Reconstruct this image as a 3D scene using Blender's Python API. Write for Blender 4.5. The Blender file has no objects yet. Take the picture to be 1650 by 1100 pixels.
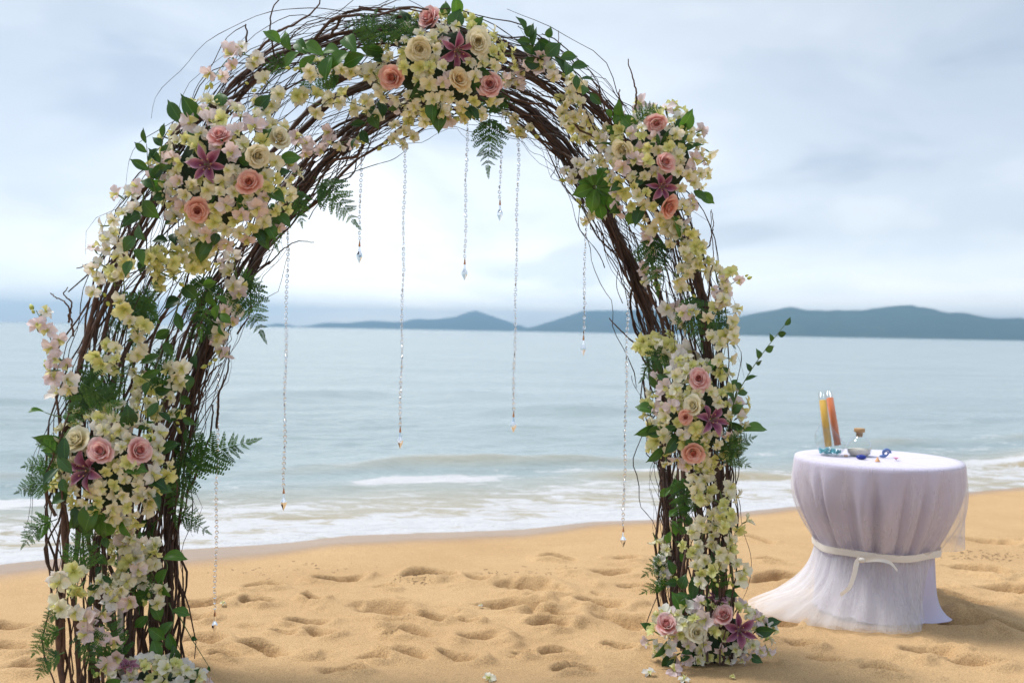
import bpy, math, random
import numpy as np
from mathutils import Vector, Matrix

random.seed(7)
RNG = np.random.default_rng(7)
sc = bpy.context.scene
COL = sc.collection
R = math.radians
PI = math.pi

# ------------------------------------------------------------------ camera
CAM_H = 1.39
FPX = 1650 * 35.0 / 36.0
cd = bpy.data.cameras.new('camera')
cam = bpy.data.objects.new('camera', cd)
COL.objects.link(cam)
CM = Matrix.Translation((0, 0, CAM_H)) @ Matrix.Rotation(R(90 - 0.607), 4, 'X') @ Matrix.Rotation(R(1.05), 4, 'Z')
cam.matrix_world = CM
cd.lens = 35.0
cd.sensor_width = 36.0
cd.clip_start = 0.05
cd.clip_end = 60000
cd.dof.use_dof = True
cd.dof.focus_distance = 4.05
cd.dof.aperture_fstop = 2.4
cd.dof.aperture_blades = 9
sc.camera = cam

# ------------------------------------------------------------------ sky, sun, exposure
SUN_EL, SUN_AZ = 60.0, -70.0       # degrees; azimuth measured from +Y towards +X
w = bpy.data.worlds.new('World')
sc.world = w
w.use_nodes = True
nt = w.node_tree
nt.nodes.clear()


class NT:
    """tiny helper for building node trees"""
    def __init__(self, tree):
        self.t = tree

    def n(self, kind, **kw):
        nd = self.t.nodes.new(kind)
        for k, v in kw.items():
            if k.startswith('i_'):
                nd.inputs[k[2:].replace('_', ' ')].default_value = v
            else:
                setattr(nd, k, v)
        return nd

    def l(self, a, b):
        self.t.links.new(a, b)

    def math(self, op, a, b=None, c=None, clamp=False):
        nd = self.t.nodes.new('ShaderNodeMath')
        nd.operation = op
        nd.use_clamp = clamp
        for i, v in enumerate((a, b, c)):
            if v is None:
                continue
            if isinstance(v, (int, float)):
                nd.inputs[i].default_value = v
            else:
                self.l(v, nd.inputs[i])
        return nd.outputs[0]

    def mix(self, fac, a, b, blend='MIX'):
        nd = self.t.nodes.new('ShaderNodeMix')
        nd.data_type = 'RGBA'
        nd.blend_type = blend
        for sock, v in ((nd.inputs[0], fac), (nd.inputs[6], a), (nd.inputs[7], b)):
            if isinstance(v, (int, float)):
                sock.default_value = v
            elif isinstance(v, tuple):
                sock.default_value = v if len(v) == 4 else v + (1,)
            else:
                self.l(v, sock)
        return nd.outputs[2]

    def ramp(self, fac, stops, interp='LINEAR'):
        nd = self.t.nodes.new('ShaderNodeValToRGB')
        cr = nd.color_ramp
        cr.interpolation = interp
        while len(cr.elements) < len(stops):
            cr.elements.new(0.5)
        for e, (p, c) in zip(cr.elements, stops):
            e.position = p
            e.color = tuple(c) + (1,) if len(c) == 3 else c
        self.l(fac, nd.inputs[0])
        return nd.outputs[0]

    def noise(self, vec, scale, detail=3, rough=0.5, dist=0.0):
        nd = self.n('ShaderNodeTexNoise')
        nd.inputs['Scale'].default_value = scale
        nd.inputs['Detail'].default_value = detail
        nd.inputs['Roughness'].default_value = rough
        nd.inputs['Distortion'].default_value = dist
        if vec is not None:
            self.l(vec, nd.inputs['Vector'])
        return nd.outputs['Fac']

    def mapping(self, vec, scale=(1, 1, 1), rot=(0, 0, 0), loc=(0, 0, 0)):
        nd = self.n('ShaderNodeMapping')
        nd.inputs['Scale'].default_value = scale
        nd.inputs['Rotation'].default_value = rot
        nd.inputs['Location'].default_value = loc
        self.l(vec, nd.inputs['Vector'])
        return nd.outputs[0]

    def bump(self, height, strength, distance):
        nd = self.n('ShaderNodeBump')
        nd.inputs['Strength'].default_value = strength
        nd.inputs['Distance'].default_value = distance
        self.l(height, nd.inputs['Height'])
        return nd.outputs[0]


def build_world():
    T = NT(nt)
    sky = T.n('ShaderNodeTexSky', sky_type='NISHITA')
    sky.sun_disc = False
    sky.sun_elevation = R(SUN_EL)
    sky.sun_rotation = R(SUN_AZ)
    sky.air_density = 1.0
    sky.dust_density = 1.5
    tc = T.n('ShaderNodeTexCoord')
    D = tc.outputs['Generated']
    sep = T.n('ShaderNodeSeparateXYZ')
    T.l(D, sep.inputs[0])
    z = T.math('MAXIMUM', sep.outputs[2], 0.0)
    # cloud deck: project the direction on a plane overhead
    den = T.math('ADD', z, 0.10)
    px = T.math('DIVIDE', sep.outputs[0], den)
    py = T.math('DIVIDE', sep.outputs[1], den)
    cmb = T.n('ShaderNodeCombineXYZ')
    T.l(px, cmb.inputs[0])
    T.l(py, cmb.inputs[1])
    big = T.noise(T.mapping(cmb.outputs[0], (0.45, 0.36, 1), (0, 0, 0.5), (3.1, 1.7, 0)), 1.0, 3, 0.5, 0.3)
    low = T.noise(T.mapping(D, (2.4, 2.4, 6.0), (0, 0, 0), (1.3, 0.2, 0.75)), 1.5, 4, 0.52, 0.5)
    m = T.math('ADD', T.math('MULTIPLY', big, 0.5), T.math('MULTIPLY', low, 0.5))
    cloud = T.ramp(m, [(0.38, (3.8, 4.25, 4.95)), (0.46, (4.9, 5.3, 5.85)), (0.53, (5.6, 5.9, 6.3)), (0.63, (6.4, 6.55, 6.8))], 'EASE')
    # broad glow of the hidden sun low over the sea, between the two islands
    gdir = T.n('ShaderNodeVectorMath', operation='DOT_PRODUCT')
    T.l(D, gdir.inputs[0])
    gv = Vector((-0.08, 1.0, 0.12)).normalized()
    gdir.inputs[1].default_value = gv
    g = T.math('POWER', T.math('MAXIMUM', gdir.outputs['Value'], 0.0), 9.0)
    glow = T.ramp(g, [(0.0, (0.80, 0.83, 0.87)), (0.5, (0.90, 0.92, 0.94)), (1.0, (1.20, 1.19, 1.17))])
    cl = T.mix(1.0, cloud, glow, 'MULTIPLY')
    # horizon brightening
    hz = T.ramp(z, [(0.0, (2.45, 2.20, 1.90)), (0.045, (1.70, 1.60, 1.46)), (0.10, (1.08, 1.05, 1.01)), (0.18, (0.91, 0.905, 0.90)), (0.30, (0.70, 0.72, 0.74)), (0.55, (0.72, 0.735, 0.75)), (1.0, (0.96, 0.96, 0.96))])
    cl = T.mix(1.0, cl, hz, 'MULTIPLY')
    col = T.mix(0.90, sky.outputs[0], cl)
    bg = T.n('ShaderNodeBackground')
    bg.inputs['Strength'].default_value = 0.10
    T.l(col, bg.inputs['Color'])
    out = T.n('ShaderNodeOutputWorld')
    T.l(bg.outputs[0], out.inputs['Surface'])


build_world()
ld = bpy.data.lights.new('sun', 'SUN')
ld.energy = 2.1
ld.angle = R(17)
ld.color = (1.0, 0.97, 0.93)
sun = bpy.data.objects.new('sun', ld)
COL.objects.link(sun)
sdir = Vector((math.sin(R(SUN_AZ)) * math.cos(R(SUN_EL)), math.cos(R(SUN_AZ)) * math.cos(R(SUN_EL)), math.sin(R(SUN_EL))))
sun.rotation_euler = sdir.to_track_quat('Z', 'Y').to_euler()
sun.location = (-3, 6, 12)

vs = sc.view_settings
vs.view_transform = 'Standard'
vs.look = 'None'
vs.exposure = 1.0
vs.gamma = 1.0
vs.use_curve_mapping = False
sc.cycles.use_denoising = True
sc.cycles.max_bounces = 8
sc.cycles.diffuse_bounces = 3
sc.cycles.glossy_bounces = 3
sc.cycles.transmission_bounces = 6
sc.cycles.transparent_max_bounces = 24
sc.cycles.volume_bounces = 0
sc.cycles.caustics_reflective = False
sc.cycles.caustics_refractive = False

# ------------------------------------------------------------------ geometry helpers
CR = CM.to_3x3()
RIGHT, UP, TOCAM = CR.col[0].copy(), CR.col[1].copy(), CR.col[2].copy()
CAMP = Vector((0, 0, CAM_H))


def P(px, py, d):
    return CM @ Vector(((px - 825) / FPX * d, -(py - 550) / FPX * d, -d))


CMI = CM.inverted()


def project(p):
    q = CMI @ Vector(p)
    return (825 + FPX * q.x / -q.z, 550 - FPX * q.y / -q.z, -q.z)


def G(px, py, z=0.0):
    d = CR @ Vector(((px - 825) / FPX, -(py - 550) / FPX, -1))
    t = (z - CAM_H) / d.z
    return CAMP + d * t


def smooth(a, b, x):
    t = np.clip((x - a) / (b - a), 0, 1)
    return t * t * (3 - 2 * t)


def resample(pts, n):
    """Catmull-Rom through pts, n points evenly spaced along the length"""
    p = np.asarray([tuple(q) for q in pts], float)
    if len(p) == 2:
        t = np.linspace(0, 1, n)[:, None]
        return p[0] * (1 - t) + p[1] * t
    q = np.vstack([2 * p[0] - p[1], p, 2 * p[-1] - p[-2]])
    out = []
    for i in range(1, len(q) - 2):
        t = np.linspace(0, 1, 24, endpoint=False)[:, None]
        a, b, c, d = q[i - 1], q[i], q[i + 1], q[i + 2]
        out.append(0.5 * (2 * b + (c - a) * t + (2 * a - 5 * b + 4 * c - d) * t ** 2 + (3 * b - a - 3 * c + d) * t ** 3))
    out.append(p[-1][None])
    o = np.vstack(out)
    L = np.concatenate([[0], np.cumsum(np.linalg.norm(np.diff(o, axis=0), axis=1))])
    s = np.linspace(0, L[-1], n)
    return np.stack([np.interp(s, L, o[:, k]) for k in range(3)], 1)


class MB:
    """collects shapes, builds one mesh"""
    def __init__(self):
        self.v, self.f, self.uv, self.m = [], [], [], []

    def grid(self, pts, uvs, mat=0, wrap=False):
        """pts: array (nu, nv, 3)"""
        nu, nv = pts.shape[:2]
        o = len(self.v)
        self.v.extend(map(tuple, pts.reshape(-1, 3)))
        self.uv.extend(map(tuple, uvs.reshape(-1, 2)))
        for i in range(nu if wrap else nu - 1):
            k = (i + 1) % nu
            for j in range(nv - 1):
                self.f.append((o + i * nv + j, o + k * nv + j, o + k * nv + j + 1, o + i * nv + j + 1))
                self.m.append(mat)

    def tube(self, pts, rad, sides=6, mat=0, cap=True):
        pts = np.asarray(pts, float)
        n = len(pts)
        rad = np.broadcast_to(np.asarray(rad, float), (n,))
        tan = np.gradient(pts, axis=0)
        tan /= np.linalg.norm(tan, axis=1)[:, None] + 1e-12
        ref = np.array([0.31, 0.87, 0.38])
        a = np.cross(tan, ref)
        ln = np.linalg.norm(a, axis=1)
        bad = ln < 0.15
        if bad.any():
            a[bad] = np.cross(tan[bad], np.array([1.0, 0.0, 0.0]))
        a /= np.linalg.norm(a, axis=1)[:, None] + 1e-12
        b = np.cross(tan, a)
        th = np.linspace(0, 2 * PI, sides, endpoint=False)
        ring = pts[None] + rad[None, :, None] * (np.cos(th)[:, None, None] * a[None] + np.sin(th)[:, None, None] * b[None])
        uu, vv = np.meshgrid(np.arange(sides) / sides, np.linspace(0, 1, n), indexing='ij')
        o = len(self.v)
        self.grid(ring, np.stack([uu, vv], -1), mat, wrap=True)
        if cap:
            self.f.append(tuple(o + i * n for i in range(sides)))
            self.f.append(tuple(o + i * n + n - 1 for i in reversed(range(sides))))
            self.m += [mat, mat]

    def lathe(self, prof, n=24, mat=0, cen=(0, 0, 0)):
        prof = np.asarray(prof, float)
        th = np.linspace(0, 2 * PI, n, endpoint=False)
        pts = np.stack([np.cos(th)[:, None] * prof[None, :, 0] + cen[0], np.sin(th)[:, None] * prof[None, :, 0] + cen[1],
                        np.broadcast_to(prof[None, :, 1], (n, len(prof))) + cen[2]], -1)
        uu, vv = np.meshgrid(np.arange(n) / n, np.linspace(0, 1, len(prof)), indexing='ij')
        self.grid(pts, np.stack([uu, vv], -1), mat, wrap=True)

    def ball(self, c, r, nu=8, nv=6, mat=0):
        c = np.asarray(c, float)
        r = np.broadcast_to(np.asarray(r, float), (3,))
        th = np.linspace(0, 2 * PI, nu, endpoint=False)
        ph = np.linspace(0.05, PI - 0.05, nv)
        pts = np.stack([np.cos(th)[:, None] * np.sin(ph)[None] * r[0] + c[0], np.sin(th)[:, None] * np.sin(ph)[None] * r[1] + c[1],
                        np.broadcast_to(np.cos(ph)[None] * r[2] + c[2], (nu, nv))], -1)
        uu, vv = np.meshgrid(np.arange(nu) / nu, np.linspace(0, 1, nv), indexing='ij')
        self.grid(pts, np.stack([uu, vv], -1), mat, wrap=True)

    def mesh(self, name, mats, smooth_shade=True):
        me = bpy.data.meshes.new(name)
        me.from_pydata(self.v, [], self.f)
        for m in (mats if isinstance(mats, (list, tuple)) else [mats]):
            me.materials.append(m)
        if any(self.m):
            me.polygons.foreach_set('material_index', self.m)
        uvl = me.uv_layers.new(name='UVMap')
        li = np.empty(len(me.loops), np.int32)
        me.loops.foreach_get('vertex_index', li)
        uvl.data.foreach_set('uv', np.asarray(self.uv, np.float32)[li].ravel())
        if smooth_shade:
            me.polygons.foreach_set('use_smooth', np.ones(len(me.polygons), bool))
        me.update()
        return me


def grid_mesh(name, X, Y, Z, mat, attrs=None):
    """X,Y,Z arrays (ny,nx)"""
    ny, nx = X.shape
    me = bpy.data.meshes.new(name)
    co = np.stack([X, Y, Z], -1).reshape(-1, 3).astype(np.float32)
    idx = np.arange(ny * nx).reshape(ny, nx)
    q = np.stack([idx[:-1, :-1], idx[:-1, 1:], idx[1:, 1:], idx[1:, :-1]], -1).reshape(-1, 4).astype(np.int32)
    me.vertices.add(len(co))
    me.vertices.foreach_set('co', co.ravel())
    me.loops.add(q.size)
    me.loops.foreach_set('vertex_index', q.ravel())
    me.polygons.add(len(q))
    me.polygons.foreach_set('loop_start', np.arange(0, q.size, 4, dtype=np.int32))
    me.polygons.foreach_set('use_smooth', np.ones(len(q), bool))
    me.update(calc_edges=True)
    for k, a in (attrs or {}).items():
        at = me.attributes.new(k, 'FLOAT', 'POINT')
        at.data.foreach_set('value', a.reshape(-1).astype(np.float32))
    me.materials.append(mat)
    return me


def link(name, me, parent=None, mat=None):
    o = bpy.data.objects.new(name, me)
    COL.objects.link(o)
    if parent is not None:
        o.parent = parent
    if mat is not None:
        o.matrix_basis = mat
    return o


def tag(o, label=None, cat=None, group=None, kind=None):
    if label:
        o['label'] = label
    if cat:
        o['category'] = cat
    if group:
        o['group'] = group
    if kind:
        o['kind'] = kind
    return o


def thing(name, label, cat, loc=(0, 0, 0), group=None):
    o = bpy.data.objects.new(name, None)
    COL.objects.link(o)
    o.empty_display_size = 0.05
    o.location = loc
    return tag(o, label, cat, group)


def frame_z(n, spin=0.0, roll_ref=None):
    """3x3 with Z along n, turned about it by spin"""
    n = Vector(n).normalized()
    ref = roll_ref or Vector((0, 0, 1))
    x = ref.cross(n)
    if x.length < 1e-3:
        x = Vector((1, 0, 0))
    x.normalize()
    y = n.cross(x)
    m = Matrix((x, y, n)).transposed()
    return m @ Matrix.Rotation(spin, 3, 'Z')


def trs(loc, rot3, s=1.0):
    m = rot3.to_4x4()
    if isinstance(s, (int, float)):
        s = (s, s, s)
    m = Matrix.Translation(loc) @ m @ Matrix.Diagonal((s[0], s[1], s[2], 1))
    return m


def rv(a=1.0):
    return Vector((random.uniform(-a, a), random.uniform(-a, a), random.uniform(-a, a)))


# numpy value noise
_PERM = RNG.random((256, 256))


def vnoise(x, y, seed=0):
    x = x + seed * 17.31
    y = y + seed * 9.77
    xi, yi = np.floor(x).astype(int), np.floor(y).astype(int)
    fx, fy = x - xi, y - yi
    fx = fx * fx * fx * (fx * (fx * 6 - 15) + 10)
    fy = fy * fy * fy * (fy * (fy * 6 - 15) + 10)
    g = lambda a, b: _PERM[a % 256, b % 256]
    return (g(xi, yi) * (1 - fx) + g(xi + 1, yi) * fx) * (1 - fy) + (g(xi, yi + 1) * (1 - fx) + g(xi + 1, yi + 1) * fx) * fy


def fbm(x, y, oct=4, seed=0, gain=0.5):
    a, s, t = 1.0, 0.0, 0.0
    for i in range(oct):
        s = s + a * (vnoise(x, y, seed + i) - 0.5)
        t += a
        a *= gain
        x, y = x * 2.03 + 0.31 * y, y * 2.03 - 0.27 * x
    return s / t * 2


# ------------------------------------------------------------------ materials
def material(name):
    m = bpy.data.materials.new(name)
    m.use_nodes = True
    m.node_tree.nodes.clear()
    T = NT(m.node_tree)
    out = T.n('ShaderNodeOutputMaterial')
    return m, T, out


def mat_sand():
    m, T, out = material('beach_sand')
    co = T.n('ShaderNodeTexCoord').outputs['Object']
    wet = T.n('ShaderNodeAttribute', attribute_name='wet').outputs['Fac']
    n1 = T.noise(co, 1.3, 4, 0.6)
    n2 = T.noise(co, 14, 4, 0.65)
    n3 = T.noise(co, 210, 4, 0.75)
    c = T.ramp(n1, [(0.3, (0.46, 0.298, 0.152)), (0.7, (0.535, 0.360, 0.188))])
    c = T.mix(T.math('MULTIPLY', T.math('SUBTRACT', n2, 0.35, clamp=True), 1.0), c, (0.42, 0.27, 0.14))
    grain = T.ramp(n3, [(0.32, (0.50, 0.48, 0.45)), (0.5, (1, 1, 1)), (0.68, (1.30, 1.28, 1.24))])
    c = T.mix(1.0, c, T.mix(1.0, c, grain, 'MULTIPLY'))
    spk = T.n('ShaderNodeTexVoronoi')
    spk.inputs['Scale'].default_value = 55
    T.l(co, spk.inputs['Vector'])
    dots = T.ramp(spk.outputs['Distance'], [(0.06, (1, 1, 1)), (0.10, (0, 0, 0))])
    gate = T.math('GREATER_THAN', T.noise(co, 9, 2), 0.60)
    c = T.mix(T.math('MULTIPLY', T.math('MULTIPLY', dots, gate), 0.7), c, (0.20, 0.12, 0.06))
    c = T.mix(wet, c, T.mix(1.0, c, (0.62, 0.56, 0.52), 'MULTIPLY'))
    b = T.n('ShaderNodeBsdfPrincipled')
    T.l(c, b.inputs['Base Color'])
    rough = T.math('SUBTRACT', 0.95, T.math('MULTIPLY', wet, 0.66))
    T.l(rough, b.inputs['Roughness'])
    T.l(T.math('ADD', 0.12, T.math('MULTIPLY', wet, 0.6)), b.inputs['Specular IOR Level'])
    h = T.math('ADD', T.math('MULTIPLY', n3, 0.25), T.math('MULTIPLY', T.noise(co, 70, 3, 0.6), 0.75))
    bp = T.n('ShaderNodeBump')
    bp.inputs['Distance'].default_value = 0.008
    T.l(T.math('SUBTRACT', 0.9, T.math('MULTIPLY', wet, 0.85)), bp.inputs['Strength'])
    T.l(h, bp.inputs['Height'])
    T.l(bp.outputs[0], b.inputs['Normal'])
    T.l(b.outputs[0], out.inputs['Surface'])
    return m


def mat_sea():
    m, T, out = material('sea_water')
    co = T.n('ShaderNodeTexCoord').outputs['Object']
    foam = T.n('ShaderNodeAttribute', attribute_name='foam').outputs['Fac']
    shal = T.n('ShaderNodeAttribute', attribute_name='shallow').outputs['Fac']
    pat = T.noise(T.mapping(co, (0.10, 0.35, 1), (0, 0, -0.42)), 1.0, 5, 0.55)
    body = T.ramp(pat, [(0.30, (0.205, 0.268, 0.275)), (0.70, (0.285, 0.345, 0.350))])
    body = T.mix(shal, body, (0.36, 0.29, 0.175))
    b = T.n('ShaderNodeBsdfPrincipled')
    T.l(body, b.inputs['Base Color'])
    b.inputs['Roughness'].default_value = 0.22
    b.inputs['IOR'].default_value = 1.33
    w1 = T.noise(T.mapping(co, (0.55, 1.5, 1), (0, 0, -0.42)), 1.0, 4, 0.55, 0.3)
    w2 = T.noise(T.mapping(co, (2.6, 6.5, 1), (0, 0, -0.36)), 1.0, 4, 0.6, 0.3)
    w0 = T.noise(T.mapping(co, (0.05, 0.16, 1), (0, 0, -0.35)), 1.0, 3, 0.5)
    h = T.math('ADD', T.math('ADD', T.math('MULTIPLY', w1, 0.22), T.math('MULTIPLY', w2, 0.055)), T.math('MULTIPLY', w0, 0.9))
    T.l(T.bump(h, 0.55, 1.0), b.inputs['Normal'])
    f = T.n('ShaderNodeBsdfPrincipled')
    f.inputs['Base Color'].default_value = (0.50, 0.50, 0.51, 1)
    f.inputs['Roughness'].default_value = 0.75
    fn = T.noise(co, 34, 4, 0.65)
    T.l(T.bump(T.math('ADD', T.math('MULTIPLY', fn, 0.3), T.math('MULTIPLY', T.noise(T.mapping(co, (1.4, 3.4, 1), (0, 0, -0.42)), 2.0, 4, 0.55), 2.0)), 0.8, 0.05), f.inputs['Normal'])
    web = T.noise(T.mapping(co, (1.5, 3.4, 1), (0, 0, -0.42)), 1.7, 6, 0.66, 0.8)
    fac = T.math('ADD', foam, T.math('MULTIPLY', T.math('SUBTRACT', web, 0.5), 1.9))
    fac = T.ramp(fac, [(0.30, (0, 0, 0)), (0.62, (1, 1, 1))], 'EASE')
    # foam never sits where the attribute is zero
    fac = T.math('MULTIPLY', fac, T.math('MULTIPLY', foam, 5.0, clamp=True), clamp=True)
    mx = T.n('ShaderNodeMixShader')
    T.l(fac, mx.inputs[0])
    T.l(b.outputs[0], mx.inputs[1])
    T.l(f.outputs[0], mx.inputs[2])
    T.l(mx.outputs[0], out.inputs['Surface'])
    return m


def mat_hill():
    m, T, out = material('forested_hill')
    co = T.n('ShaderNodeTexCoord').outputs['Object']
    n = T.noise(co, 0.012, 5, 0.65)
    c = T.ramp(n, [(0.35, (0.030, 0.055, 0.028)), (0.6, (0.055, 0.085, 0.04)), (0.75, (0.12, 0.11, 0.07))])
    b = T.n('ShaderNodeBsdfPrincipled')
    T.l(c, b.inputs['Base Color'])
    b.inputs['Roughness'].default_value = 0.95
    b.inputs['Specular IOR Level'].default_value = 0.1
    T.l(b.outputs[0], out.inputs['Surface'])
    return m


def mat_bark(name, dark, light, rough=0.7):
    m, T, out = material(name)
    co = T.n('ShaderNodeTexCoord').outputs['Object']
    rnd = T.n('ShaderNodeObjectInfo').outputs['Random']
    n = T.noise(co, 34, 5, 0.7)
    n2 = T.noise(co, 150, 3, 0.6)
    c = T.ramp(n, [(0.3, dark), (0.75, light)])
    c = T.mix(T.math('MULTIPLY', rnd, 0.8), c, tuple(0.6 * x for x in dark))
    b = T.n('ShaderNodeBsdfPrincipled')
    T.l(c, b.inputs['Base Color'])
    b.inputs['Roughness'].default_value = rough
    T.l(T.bump(T.math('ADD', n, T.math('MULTIPLY', n2, 0.5)), 0.6, 0.003), b.inputs['Normal'])
    T.l(b.outputs[0], out.inputs['Surface'])
    return m


def mat_petal(name, stops, var=(0.9, 0.88, 0.6), varamt=0.35, trans=0.34, across=None, rough=0.55):
    """stops: colour along the petal from its base (0) to its tip (1)"""
    m, T, out = material(name)
    uv = T.n('ShaderNodeTexCoord').outputs['UV']
    s = T.n('ShaderNodeSeparateXYZ')
    T.l(uv, s.inputs[0])
    ob = T.n('ShaderNodeTexCoord').outputs['Object']
    rnd = T.n('ShaderNodeObjectInfo').outputs['Random']
    v = T.math('ADD', s.outputs[1], T.math('MULTIPLY', T.math('SUBTRACT', T.noise(ob, 90, 3), 0.5), 0.25))
    c = T.ramp(v, stops)
    if across:
        e = T.math('ABSOLUTE', T.math('SUBTRACT', T.math('MULTIPLY', s.outputs[0], 2.0), 1.0))
        e = T.math('MULTIPLY', T.math('POWER', e, 2.4), 0.8)
        c = T.mix(e, c, across)
    c = T.mix(T.math('MULTIPLY', rnd, varamt), c, var)
    rot = T.ramp(T.noise(ob, 130, 3, 0.6), [(0.62, (0, 0, 0)), (0.74, (1, 1, 1))])
    tired = T.math('MULTIPLY', T.math('FRACT', T.math('MULTIPLY', rnd, 7.13)), 0.45)
    c = T.mix(T.math('MULTIPLY', rot, tired), c, (0.42, 0.27, 0.13))
    wv = T.n('ShaderNodeTexWave', bands_direction='X')
    wv.inputs['Scale'].default_value = 4.5
    wv.inputs['Distortion'].default_value = 1.2
    T.l(uv, wv.inputs['Vector'])
    c = T.mix(0.26, c, T.mix(1.0, c, T.ramp(wv.outputs['Fac'], [(0, (0.62, 0.60, 0.58)), (1, (1, 1, 1))]), 'MULTIPLY'))
    b = T.n('ShaderNodeBsdfPrincipled')
    T.l(c, b.inputs['Base Color'])
    b.inputs['Roughness'].default_value = rough
    b.inputs['Specular IOR Level'].default_value = 0.25
    T.l(T.bump(wv.outputs['Fac'], 0.25, 0.0008), b.inputs['Normal'])
    t = T.n('ShaderNodeBsdfTranslucent')
    T.l(c, t.inputs['Color'])
    mx = T.n('ShaderNodeMixShader')
    mx.inputs[0].default_value = trans
    T.l(b.outputs[0], mx.inputs[1])
    T.l(t.outputs[0], mx.inputs[2])
    T.l(mx.outputs[0], out.inputs['Surface'])
    return m


def mat_leaf(name, dark, light, trans=0.25, rough=0.42):
    m, T, out = material(name)
    uv = T.n('ShaderNodeTexCoord').outputs['UV']
    s = T.n('ShaderNodeSeparateXYZ')
    T.l(uv, s.inputs[0])
    rnd = T.n('ShaderNodeObjectInfo').outputs['Random']
    ob = T.n('ShaderNodeTexCoord').outputs['Object']
    c = T.mix(rnd, dark, light)
    c = T.mix(T.math('MULTIPLY', T.noise(ob, 45, 3), 0.35), c, tuple(0.5 * x for x in dark))
    e = T.math('ABSOLUTE', T.math('SUBTRACT', s.outputs[0], 0.5))
    rib = T.ramp(e, [(0.0, (1, 1, 1)), (0.045, (0, 0, 0))])
    c = T.mix(T.math('MULTIPLY', rib, 0.35), c, tuple(min(1, 1.8 * x + 0.03) for x in light))
    b = T.n('ShaderNodeBsdfPrincipled')
    T.l(c, b.inputs['Base Color'])
    b.inputs['Roughness'].default_value = rough
    b.inputs['Specular IOR Level'].default_value = 0.4
    t = T.n('ShaderNodeBsdfTranslucent')
    T.l(T.mix(1.0, c, (1.3, 1.5, 0.7), 'MULTIPLY'), t.inputs['Color'])
    mx = T.n('ShaderNodeMixShader')
    mx.inputs[0].default_value = trans
    T.l(b.outputs[0], mx.inputs[1])
    T.l(t.outputs[0], mx.inputs[2])
    T.l(mx.outputs[0], out.inputs['Surface'])
    return m


def mat_plain(name, col, rough=0.5, metal=0.0, noise_amt=0.2, scale=40, spec=0.5):
    m, T, out = material(name)
    co = T.n('ShaderNodeTexCoord').outputs['Object']
    n = T.noise(co, scale, 4, 0.6)
    c = T.mix(T.math('MULTIPLY', n, noise_amt), col, tuple(0.45 * x for x in col))
    b = T.n('ShaderNodeBsdfPrincipled')
    T.l(c, b.inputs['Base Color'])
    b.inputs['Roughness'].default_value = rough
    b.inputs['Metallic'].default_value = metal
    b.inputs['Specular IOR Level'].default_value = spec
    T.l(b.outputs[0], out.inputs['Surface'])
    return m


def mat_glass(name, col=(1, 1, 1), rough=0.0, ior=1.5):
    m, T, out = material(name)
    g = T.n('ShaderNodeBsdfGlass')
    g.inputs['Color'].default_value = col + (1,)
    g.inputs['Roughness'].default_value = rough
    g.inputs['IOR'].default_value = ior
    T.l(g.outputs[0], out.inputs['Surface'])
    return m


def mat_thin_glass(name):
    """thin clear walls: straight through, with a Fresnel reflection"""
    m, T, out = material(name)
    lw = T.n('ShaderNodeLayerWeight')
    lw.inputs['Blend'].default_value = 0.5
    fr = T.math('ADD', 0.04, T.math('MULTIPLY', T.math('POWER', lw.outputs['Facing'], 3.6), 0.6))
    g = T.n('ShaderNodeBsdfGlossy')
    g.inputs['Roughness'].default_value = 0.02
    t = T.n('ShaderNodeBsdfTransparent')
    t.inputs['Color'].default_value = (0.97, 0.985, 0.985, 1)
    mx = T.n('ShaderNodeMixShader')
    T.l(fr, mx.inputs[0])
    T.l(t.outputs[0], mx.inputs[1])
    T.l(g.outputs[0], mx.inputs[2])
    T.l(mx.outputs[0], out.inputs['Surface'])
    return m


def mat_cloth(name, col, trans=0.2, weave=900):
    m, T, out = material(name)
    co = T.n('ShaderNodeTexCoord').outputs['Object']
    n = T.noise(co, weave, 2, 0.5)
    n2 = T.noise(co, 6, 3, 0.5)
    c = T.mix(T.math('MULTIPLY', n2, 0.2), col, tuple(0.8 * x for x in col))
    b = T.n('ShaderNodeBsdfPrincipled')
    T.l(c, b.inputs['Base Color'])
    b.inputs['Roughness'].default_value = 0.8
    b.inputs['Specular IOR Level'].default_value = 0.15
    b.inputs['Sheen Weight'].default_value = 0.25
    T.l(T.bump(n, 0.25, 0.001), b.inputs['Normal'])
    t = T.n('ShaderNodeBsdfTranslucent')
    T.l(c, t.inputs['Color'])
    mx = T.n('ShaderNodeMixShader')
    mx.inputs[0].default_value = trans
    T.l(b.outputs[0], mx.inputs[1])
    T.l(t.outputs[0], mx.inputs[2])
    T.l(mx.outputs[0], out.inputs['Surface'])
    return m


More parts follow.
